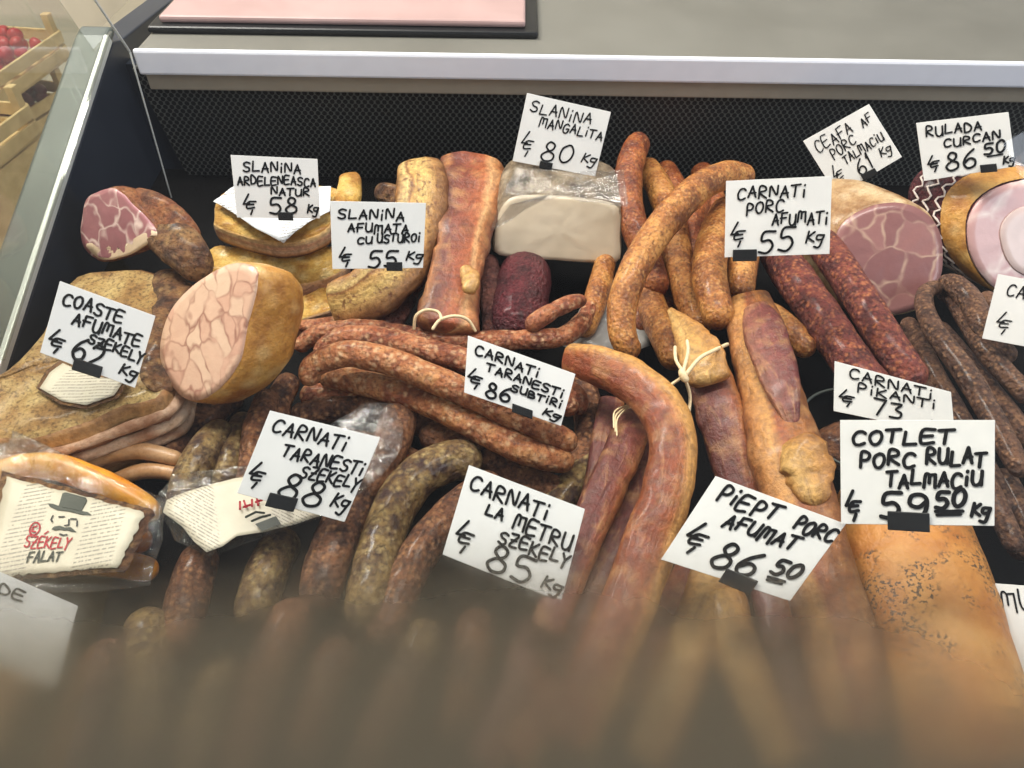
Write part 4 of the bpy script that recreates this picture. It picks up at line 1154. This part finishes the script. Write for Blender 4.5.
for t_, ph in ((.030, 0), (.042, 1), (.054, 0)):
    loop = []
    for i in range(60):
        q = rc + (RC[i] - rc) * (1.045) + axn * (t_ + (.004 if (i + ph) % 2 else -.004))
        loop.append(q)
    v, f, u = sweep3(loop + [loop[0]], [.0011] * 61, sides=5, lump=0, nseg=122, cap=.5)
    b = len(vv); vv += v; ff += [tuple(i + b for i in q) for q in f]
part('netting', vv, ff, M['white_string'], tr, 'white string netting')
ctr = [on_plane(x, y, tp + tn * .0034, tn) for x, y in ((1000, 235), (1012, 212), (1045, 205), (1075, 225), (1078, 255), (1050, 278), (1015, 270))]
v, f, u, _ = loft_geo(ctr, -tn * .002, [(0, .98), (.001, 1)], cap_rings=5, lump=.0008)
part('pale_centre', v, f, plain('pale_turkey_meat', (226, 200, 194), .32, .5, 10, 40, coat=.2), tr, 'pale turkey centre', uvs=u)
pb = [at(x, y, h) for x, y, h in ((908, 196, .10), (925, 186, .12), (960, 180, .13), (1000, 168, .145), (1024, 152, .15), (1080, 150, .15), (1080, 178, .135), (1024, 172, .13), (980, 186, .12), (930, 200, .10))]
v, f, u = sheet_geo(pb, 8, .006, 60, 70, 6.0)
tag(solid(link_mesh('plastic_wrap', v, f, M['film'])), 'clear plastic wrap bunched on top of the netted turkey roll', 'plastic wrap')

# ---- centre: bacon strips
BG = 'smoked bacon strips'
b1 = thing('bacon_strip', at(640, 470, .05), 'thick orange-brown bacon strip curved over like a hook in the middle of the case', 'bacon strip', BG)
sweep('meat', [(566, 358, .082), (600, 366, .098), (635, 383, .108), (662, 411, .112), (673, 447, .112), (667, 492, .106), (652, 536, .098), (636, 582, .09), (616, 632, .084), (592, 692, .078), (564, 752, .07)], [30, 40, 44, 47, 48, 50, 54, 56, 58, 60, 56], M['bacon_strip'], None, None, parent=b1, thick=.7, expo=2.7, cap=.5, lump=.09, lscale=50)
def strip(pts, w, mat, label, **kw):
    kw.setdefault('thick', .6); kw.setdefault('expo', 2.8); kw.setdefault('cap', .4); kw.setdefault('lump', .1); kw.setdefault('lscale', 45)
    return sweep('bacon_strip', pts, w, M[mat], label, 'bacon strip', BG, **kw)
b2 = thing('bacon_strip', at(605, 500, .05), 'straight purple-brown bacon strip with a string loop at its top, left of the hook-shaped strip'.replace('left of', 'inside'), 'bacon strip', BG)
sweep('meat', [(637, 412, .070), (627, 442, .078), (609, 482, .083), (590, 525, .084), (570, 572, .082), (545, 636, .076)], [30, 38, 39, 38, 38, 36], M['lean_strip'], None, None, parent=b2, thick=.65, expo=2.6, cap=.4, lump=.08)
for k_, dx in enumerate((0, 4, 8)):
    string_path(b2, [(617 - dx * .4, 436 - dx, .094), (617 - dx * .3, 420 - dx, .092), (625, 410 - dx * .5, .09), (634, 406 - dx * .3, .086)], .0007)
strip([(612, 400, .045), (606, 440, .05), (600, 480, .048), (580, 540, .04)], [26, 30, 30, 28], 'lean_strip', 'dim bacon strip behind the purple-brown strip with the string loop')
strip([(656, 425, .05), (650, 465, .055), (640, 500, .062), (622, 545, .066), (594, 600, .062), (560, 670, .055)], [28, 34, 36, 38, 40, 38], 'lean_strip', 'dark red bacon strip in the hollow of the hook-shaped strip')
b5 = thing('bacon_strip', at(712, 400, .04), 'pink-brown bacon strip with a yellow pointed top tied with a string knot', 'bacon strip', BG)
sweep('meat', [(690, 338, .082), (703, 365, .085), (716, 400, .082), (727, 440, .074), (740, 490, .064), (748, 545, .056)], [36, 44, 47, 44, 40, 36], M['lean_strip'], None, None, parent=b5, thick=.55, expo=2.9, cap=.4, lump=.09)
sweep('fat_top', [(669, 309, .09), (682, 325, .093), (694, 343, .098), (706, 366, .102), (712, 384, .10)], [6, 22, 38, 46, 40], M['yellow_strip'], 'yellow fat end', None, parent=b5, thick=.35, expo=2.6, cap=.4, lump=.2, lscale=70)
string_path(b5, [(728, 344, .10), (715, 350, .116), (700, 358, .12), (688, 372, .118), (683, 380, .112)], .0016)
string_path(b5, [(683, 372, .118), (676, 360, .12), (675, 346, .118)], .0014)
string_path(b5, [(683, 372, .118), (688, 352, .12), (687, 340, .118)], .0015)
string_path(b5, [(684, 376, .114), (690, 395, .10), (689, 412, .092)], .0013)
string_path(b5, [(684, 376, .114), (672, 384, .11), (666, 388, .105)], .0012)
v, f, u = sweep3([at(681, 369, .12), at(684, 376, .12), at(687, 382, .116)], [.0024, .0034, .0022], sides=10, lump=.3, lscale=200)
part('string_knot', v, f, M['string'], b5, 'string knot', uvs=u)
b6 = thing('bacon_strip', at(800, 500, .04), 'largest bacon strip, yellow-brown with a purple lean face at its top', 'bacon strip', BG)
sweep('meat', [(748, 298, .082), (756, 335, .088), (768, 385, .092), (780, 432, .094), (794, 482, .092), (812, 545, .088), (830, 612, .082), (846, 680, .076), (858, 742, .07)], [42, 54, 56, 64, 72, 72, 76, 78, 66], M['big_bacon'], None, None, parent=b6, thick=.6, expo=2.9, cap=.4, lump=.1, lscale=42)
sweep('lean_face', [(754, 304, .106), (764, 330, .113), (776, 368, .116), (787, 402, .115), (793, 426, .11)], [22, 40, 42, 36, 12], M['purple_meat'], 'purple lean face', None, parent=b6, thick=.3, expo=2.6, cap=.6, lump=.06)
sweep('fat_bulge', [(782, 446, .108), (800, 460, .112), (812, 488, .110), (816, 506, .106)], [26, 48, 42, 20], M['yellow_strip'], 'bulging yellow fat', None, parent=b6, thick=.34, lump=.5, lscale=60)
strip([(720, 560, .05), (700, 620, .052), (680, 675, .05), (650, 745, .044), (640, 765, .04)], [44, 48, 50, 54, 48], 'yellow_strip', 'yellow bacon strip below the card reading PIEPT PORC, ending at the misted pane')
strip([(700, 560, .044), (660, 630, .044), (620, 690, .042), (596, 725, .038)], [36, 40, 40, 36], 'bacon_strip', 'slimmer bacon strip between the hook-shaped strip and the yellow one')
strip([(722, 590, .056), (738, 650, .056), (762, 710, .05), (790, 768, .044)], [40, 48, 48, 46], 'yellow_strip', 'yellow bacon strip slanting away from its neighbour below the card reading PIEPT PORC')
strip([(760, 560, .05), (778, 630, .052), (796, 700, .05), (806, 760, .044)], [34, 38, 40, 38], 'lean_strip', 'purple-brown bacon strip beside the largest bacon strip, in the mist')
strip([(600, 640, .04), (560, 700, .04), (510, 760, .036)], [40, 44, 44], 'bacon_strip', 'reddish bacon strip low in the mist below the card reading LA METRU')
strip([(540, 620, .04), (520, 690, .04), (480, 770, .036)], [40, 44, 44], 'lean_strip', 'dim bacon strip low in the mist next to the brown sausages')

# ---- spiced loaf and the brown roll behind it
lf = thing('spiced_loaf', at(905, 620, .02), 'orange smoked pork loaf flecked with dark pepper, under the card reading COTLET PORC RULAT', 'smoked loaf')
sweep('loaf', [(892, 480, .062), (899, 530, .068), (912, 580, .07), (930, 645, .068), (952, 725, .064), (970, 805, .06)], [106, 122, 138, 142, 144, 136], M['pepper_loaf'], None, None, parent=lf, thick=.85, expo=2.2, cap=.8, lump=.05, lscale=22, sides=36)
dish = thing('clear_dish', at(850, 440, .02), 'round clear dish holding a brown smoked roll behind the loaf', 'dish')
dc = at(850, 445, .03); RD = .047
v, f, u = sweep3([dc + Vector((RD * math.cos(a * math.pi / 24), RD * math.sin(a * math.pi / 24), .022)) for a in range(49)], [.0012] * 49, sides=8, lump=0, nseg=97, cap=.5)
part('dish_rim', v, f, M['steel'], dish, 'shiny rim')
v = []; f = []
for i, (r_, z_) in enumerate(((.02, -.012), (.032, -.010), (.041, .0), (.046, .012), (.047, .022))):
    for k in range(40):
        a = 2 * math.pi * k / 40; v.append(dc + Vector((r_ * math.cos(a), r_ * math.sin(a), z_)))
for i in range(4):
    for k in range(40): f.append((i * 40 + k, i * 40 + (k + 1) % 40, (i + 1) * 40 + (k + 1) % 40, (i + 1) * 40 + k))
f.append(tuple(range(40)))
part('dish_bowl', v, f, M['glass'], dish)
sweep('smoked_roll', [(812, 452, .036), (850, 446, .04), (888, 452, .036)], [34, 50, 34], M['brown'], 'brown smoked roll lying in the clear dish behind the loaf', 'smoked roll', lump=.08, cap=.8)

# ---- grey sheet between the sausages
gs = [at(x, y, h) for x, y, h in ((560, 345, .045), (585, 300, .05), (606, 278, .055), (650, 285, .05), (650, 345, .04), (610, 362, .04))]
v, f, u = sheet_geo(gs, 6, .003, 40, 50, 9.0)
tag(solid(link_mesh('plastic_sheet', v, f, clear_film('grey_plastic_sheet', .2, .2, (150, 154, 158), .35, .6, 50))), 'greyish plastic sheet lying under the crossing orange sausage', 'plastic sheet')

# ---- clear pack with orange sausages
pack_s = 'orange sausages in the clear pack'
S([(-40, 492, .052), (10, 470, .06), (50, 466, .062), (95, 480, .06), (135, 500, .054), (158, 518, .046)], [24, 26, 27, 27, 26, 22], 'pack_orange', 'glossy orange sausage along the far edge of the clear pack', pack_s, lump=.03)
S([(-40, 520, .04), (30, 510, .044), (90, 522, .044), (150, 545, .04)], [28, 30, 30, 26], 'pack_orange', 'orange sausage lying under the sticker of the clear pack', pack_s, lump=.03)
S([(-20, 560, .036), (50, 556, .04), (110, 562, .04), (158, 572, .034)], [28, 30, 30, 24], 'pack_orange', 'orange sausage at the near edge of the clear pack', pack_s, lump=.03)
pk = thing('clear_pack', at(70, 520, .03), 'clear plastic pack of orange sausages with a cream sticker showing a man in a hat', 'food pack')
h_ = .078
pko = [at(x, y, h) for x, y, h in ((-60, 430, .075), (10, 428, .08), (60, 452, .082), (110, 478, .08), (150, 492, .07), (166, 500, .06), (162, 540, .06), (150, 585, .06), (90, 592, .072), (20, 592, .074), (-60, 590, .07))]
v, f, u = sheet_geo(pko, 10, .006, 40, 90, 3.0)
solid(part('plastic_bag', v, f, M['film'], pk, 'clear crinkled plastic'))
ST = [(8, 477), (146, 513), (124, 556), (-12, 556)]
hs = .079
so = at(*ST[3], hs); 
C4 = [at(*p, hs) for p in ST]
def st3(u_, v_, off=0.0):      # sticker coordinates: u right, v down
    a = C4[0].lerp(C4[1], u_); b = C4[3].lerp(C4[2], u_); return a.lerp(b, v_) + Vector((0, -.5, .86)) * off
BOT = 1.25
ring = []
rng = random.Random(5)
for i in range(26): ring.append(st3(i / 26, -.01 + rng.uniform(-.015, .015)))
for i in range(14): ring.append(st3(1 + rng.uniform(-.012, .012), i / 14 * BOT))
for i in range(26): ring.append(st3(1 - i / 26, BOT + rng.uniform(-.02, .02)))
for i in range(14): ring.append(st3(rng.uniform(-.012, .012), BOT - i / 14 * BOT))
v, f, u = sheet_geo(ring, 7, .0, 40, 80, 1.0, axes=(st3(0, BOT), st3(1, BOT) - st3(0, BOT), st3(0, 0) - st3(0, BOT)))
v = [q + Vector((0, -.5, .86)) * .0015 for q in v]
ro = [st3(.5, .62) + (q - st3(.5, .62)) * 1.12 for q in ring]
v0, f0, u0 = sheet_geo(ro, 3, .0, 40, 80, 1.0)
solid(part('sticker_backing', v0, f0, M['bark'], pk, 'dark brown sticker edge'))
solid(part('sticker', v, f, M['print'], pk, 'cream printed sticker', uvs=u))
nS = (C4[1] - C4[0]).cross(C4[3] - C4[0]).normalized()
if nS.dot(CAM - C4[0]) < 0: nS = -nS
def on_st(lines, r, mat, name, label):
    v, f = stroke_mesh(lines, lambda a, b: st3(a, b, .0022), nS, r)
    part(name, v, f, mat, pk, label, smooth=False)
rng = random.Random(11)
on_st(strokes('SZEKELY', .26, .88, .585, .16, .02, .0, .012, rng) + [[(.38, .68), (.40, .64)]], .0006, M['red_ink'], 'red_lettering', 'red lettering')
on_st(strokes('FALAT', .31, 1.08, .55, .15, .0, .0, .01, rng), .0007, M['grey_ink'], 'dark_lettering', 'dark grey lettering')
on_st([[(.30 + .035 * math.cos(a / 3) , .62 + .09 * math.sin(a / 3)) for a in range(20)], [(.285, .60), (.31, .58)], [(.285, .60), (.285, .66), (.31, .66)]], .0006, M['red_ink'], 'round_stamp', 'red ring stamp')
# hat and moustache emblem
def flat_poly(pts, mat, name, label, off=.0023):
    P = [st3(a, b, off) for a, b in pts]
    v = []; f = []; prism(v, f, P, -nS * .0004); part(name, v, f, mat, pk, label, smooth=False)
flat_poly([(.42, .03), (.44, .0), (.585, .0), (.60, .05), (.585, .24), (.42, .24)], M['grey_ink'], 'hat_crown_emblem', 'printed dark hat crown')
flat_poly([(.34, .23), (.38, .22), (.45, .245), (.56, .245), (.63, .235), (.66, .27), (.60, .30), (.50, .285), (.42, .30), (.36, .27)], M['grey_ink'], 'hat_brim_emblem', 'printed hat brim')
flat_poly([(.43, .56), (.47, .53), (.51, .55), (.55, .53), (.58, .57), (.60, .60), (.565, .60), (.53, .585), (.51, .595), (.48, .59), (.45, .61), (.42, .60)], M['grey_ink'], 'moustache_emblem', 'printed moustache')
on_st([[(.445, .40), (.48, .385)], [(.53, .40), (.57, .39)], [(.52, .42), (.53, .50), (.505, .52)], [(.40, .40), (.395, .46), (.41, .49)], [(.58, .42), (.59, .5)], [(.49, .66), (.515, .675), (.54, .66)]], .0006, M['ink'], 'face_lines', 'printed face lines')

# ---- second crumpled pack with its sticker upside down
p2 = thing('clear_pack', at(270, 490, .03), 'crumpled clear pack with an upside-down cream sticker below the card reading TARANESTI SZEKELY', 'food pack')
o2 = [at(x, y, h) for x, y, h in ((156, 500, .058), (172, 474, .064), (215, 470, .066), (262, 464, .068), (310, 440, .074), (362, 404, .08), (392, 402, .08), (403, 425, .078), (402, 445, .074), (384, 474, .07), (340, 510, .064), (280, 532, .06), (210, 556, .055), (175, 540, .055))]
v, f, u = sheet_geo(o2, 10, .007, 50, 90, 8.0)
solid(part('plastic_bag', v, f, M['film'], p2, 'clear crumpled plastic'))
sticker(p2, 'sticker', [(163, 512), (167, 500), (185, 492), (235, 478), (268, 474), (310, 500), (322, 515), (296, 524), (262, 532), (236, 536), (222, 546), (206, 552), (194, 542), (182, 526)], .068, M['print'], .0015, (320, 500), (160, 545), (270, 560), label='upside-down cream sticker', seed=2)
def s2(a, b): return at(a, b, .0705)
n2 = (CAM - s2(260, 510)).normalized()
v, f = stroke_mesh([[(p[0], p[1]) for p in ln] for ln in [[(240, 509), (240, 502)], [(246, 507), (244, 501)], [(244, 507), (250, 505)], [(252, 506), (252, 500)], [(258, 505), (257, 499)], [(256, 502), (262, 500)]]], lambda a, b: s2(a, b), n2, .0009)
part('red_lettering', v, f, M['red_ink'], p2, 'red lettering', smooth=False)
v = []; f = []
prism(v, f, [s2(a, b) for a, b in ((255, 524), (276, 516), (281, 524), (262, 531))], -n2 * .0004)
part('hat_emblem', v, f, M['grey_ink'], p2, 'printed dark hat', smooth=False)
v, f = stroke_mesh([[(246, 517), (256, 512), (264, 513)], [(252, 521), (262, 517), (270, 515)]], lambda a, b: s2(a, b), n2, .0009)
part('moustache_emblem', v, f, M['grey_ink'], p2, 'printed moustache', smooth=False)

# ================================================================== PRICE CARDS
L_ = '@'; K_ = '#'
price_card([(230.5, 155), (317.5, 159), (320, 218.5), (237, 217.5)], .088, 'white price card reading SLANINA ARDELENEASCA NATUR 58, on the topmost fat bacon slab',
    [('SLANINA', .13, .25, .79, .17), ('ARDELENEASCA', .05, .455, .96, .155), ('NATUR', .43, .62, .88, .13), (L_, .08, .90, .24, .28), ('58', .40, .92, .72, .27, 0, .1), (K_, .85, .96, .98, .2)], .0011, (.58, .985))
price_card([(330, 201), (426, 203), (423, 268), (332.5, 269)], .089, 'white price card reading SLANINA AFUMATA CU USTUROI 55, on the peppery garlic bacon',
    [('SLANINA', .08, .26, .77, .16), ('AFUMATA', .18, .46, .82, .14), ('CU', .28, .61, .43, .11), ('USTUROI', .49, .60, .95, .14), (L_, .07, .94, .21, .26), ('55', .40, .97, .70, .24, 0, .2), (K_, .81, .90, .99, .18)], .0011, (.68, .985))
price_card([(527, 93), (611, 112), (595, 176.5), (512.5, 161)], .098, 'white price card reading SLANINA MANGALITA 80, standing tilted on the white fat block',
    [('SLANINA', .08, .25, .80, .17), ('MANGALITA', .22, .43, .97, .15), (L_, .05, .86, .20, .30), ('80', .32, .89, .68, .28, 0, .1), (K_, .80, .85, .97, .18)], .0010, (.40, .985))
price_card([(726, 181), (832, 176), (829.5, 254), (724.5, 257.5)], .102, 'white price card reading CARNATI PORC AFUMATI 55, on the orange smoked sausages',
    [('CARNATI', .12, .24, .76, .16), ('PORC', .20, .44, .56, .17), ('AFUMATI', .46, .59, .97, .16), (L_, .05, .84, .20, .28), ('55', .34, .95, .66, .29, 0, .2), (K_, .78, .90, .94, .20)], .0011, (.20, .995), clip_size=(.024, .012))
price_card([(803, 141), (869, 104), (902, 157), (837, 195.5)], .092, 'white price card reading CEAFA PORC AF TALMACIU 61, tilted on the pork neck ham',
    [('CEAFA', .10, .28, .64, .20, -.04), ('AF', .78, .27, .93, .16, -.04), ('PORC', .22, .48, .60, .17, -.06), ('TALMACIU', .33, .66, .93, .15, -.08), (L_, .09, .86, .24, .26), ('61', .42, .91, .64, .25, 0, .1), (K_, .78, .88, .94, .18)], .0009, (.52, .985), clip_size=(.018, .009))
price_card([(916, 123), (1008.5, 112), (1015.5, 166.5), (924, 181)], .100, 'white price card reading RULADA CURCAN 86 50, on the netted turkey roll',
    [('RULADA', .10, .26, .70, .18), ('CURCAN', .28, .47, .88, .16), (L_, .06, .85, .20, .24), ('86', .27, .90, .60, .30, 0, .1), ('50', .70, .72, .92, .2), ('-', .72, .80, .88, .1), (K_, .88, .97, 1.0, .18)], .0011, (.72, .97))
price_card([(60, 281), (155.5, 316), (135, 388), (40, 352.5)], .088, 'white price card reading COASTE AFUMATE SZEKELY 62, on the smoked rib slab',
    [('COASTE', .08, .27, .68, .19), ('AFUMATE', .22, .48, .92, .17), ('SZEKELY', .42, .66, 1.0, .15), (L_, .04, .88, .20, .26), ('62', .30, .93, .60, .29, 0, .1), (K_, .80, .93, .98, .2)], .0012, (.48, .99), clip_size=(.024, .011))
price_card([(468, 335.5), (575.5, 374), (561, 426), (464, 392.5)], .095, 'white price card reading CARNATI TARANESTI SUBTIRI 86, on the dry red sausages',
    [('CARNATI', .08, .28, .68, .18), ('TARANESTI', .20, .50, .94, .16), ('SUBTIRI', .46, .68, .95, .14), (L_, .02, .84, .17, .27), ('86', .22, .93, .46, .27, 0, .1), (K_, .80, .93, .97, .17)], .0011, (.60, .99), clip_size=(.020, .008))
price_card([(270, 410.5), (380.5, 437.5), (344.5, 522), (237, 493)], .092, 'white price card reading CARNATI TARANESTI SZEKELY 88, clipped over the crumpled clear pack',
    [('CARNATI', .08, .24, .74, .17), ('TARANESTI', .24, .47, .97, .16), ('SZEKELY', .46, .64, .99, .15), (L_, .03, .85, .17, .26), ('88', .34, .93, .72, .29, 0, .1), (K_, .82, .93, .97, .2)], .0012, (.40, .985), clip_size=(.024, .012))
price_card([(469, 465), (585, 509), (561, 602), (442.5, 554.5)], .096, 'white price card reading CARNATI LA METRU SZEKELY 85, standing by the olive brown sausages',
    [('CARNATI', .06, .25, .72, .18), ('LA', .24, .42, .38, .13), ('METRU', .48, .47, .96, .18), ('SZEKELY', .40, .65, .98, .15), (L_, .05, .86, .20, .30), ('85', .36, .96, .72, .28, 0, .1), (K_, .82, .98, .98, .18)], .0012, None)
price_card([(715.5, 476), (846, 524), (790, 601), (661, 559.5)], .098, 'white price card reading PIEPT PORC AFUMAT 86 50, lying over the bacon strips',
    [('PIEPT', .10, .24, .56, .19), ('PORC', .70, .25, .99, .17), ('AFUMAT', .26, .47, .80, .17), (L_, .06, .82, .22, .28), ('86', .34, .90, .66, .30, 0, .1), ('50', .76, .76, .94, .18), ('_', .76, .88, .88, .10)], .0013, (.60, .985), clip_size=(.024, .012))
price_card([(834.5, 361), (951, 392), (955, 436), (833.5, 411)], .092, 'white price card reading CARNATI PIKANTI 73, behind the card reading COTLET',
    [('CARNATI', .14, .27, .84, .22), ('PIKANTI', .20, .50, .86, .20), (L_, .04, .82, .18, .3), ('73', .34, .88, .58, .32, 0, .2), (K_, .8, .95, .95, .2)], .0008, None)
price_card([(840, 420), (995, 420), (994.5, 526), (841, 524)], .102, 'white price card reading COTLET PORC RULAT TALMACIU 59 50, on the spiced loaf',
    [('COTLET', .09, .23, .74, .15), ('PORC', .13, .44, .50, .16), ('RULAT', .58, .43, .94, .16), ('TALMACIU', .32, .635, .92, .15), (L_, .03, .92, .14, .25), ('59', .28, .93, .58, .24, 0, .1), ('50', .64, .83, .82, .16), ('_', .63, .93, .80, .1), (K_, .86, .95, .97, .16)], .0013, (.46, .985), clip_size=(.026, .013))
price_card([(998, 274), (1097, 292), (1080, 357), (982, 338.5)], .095, 'white price card reading CA, at the edge beyond the thin dark sausages',
    [('CARNATI', .14, .28, .80, .2), (L_, .10, .82, .26, .30)], .0008, None)
price_card([(990.5, 583), (1110, 592), (1136, 708), (1018, 697)], .084, 'white price card reading MU, half lost in mist beside the spiced loaf',
    [('MU', .06, .24, .32, .2)], .0008, None)
price_card([(-36, 556), (78, 606), (56, 690), (-62, 640)], .085, 'white price card seen blurred through the mist in front of the clear pack',
    [('DE', .34, .22, .54, .14)], .0009, None)
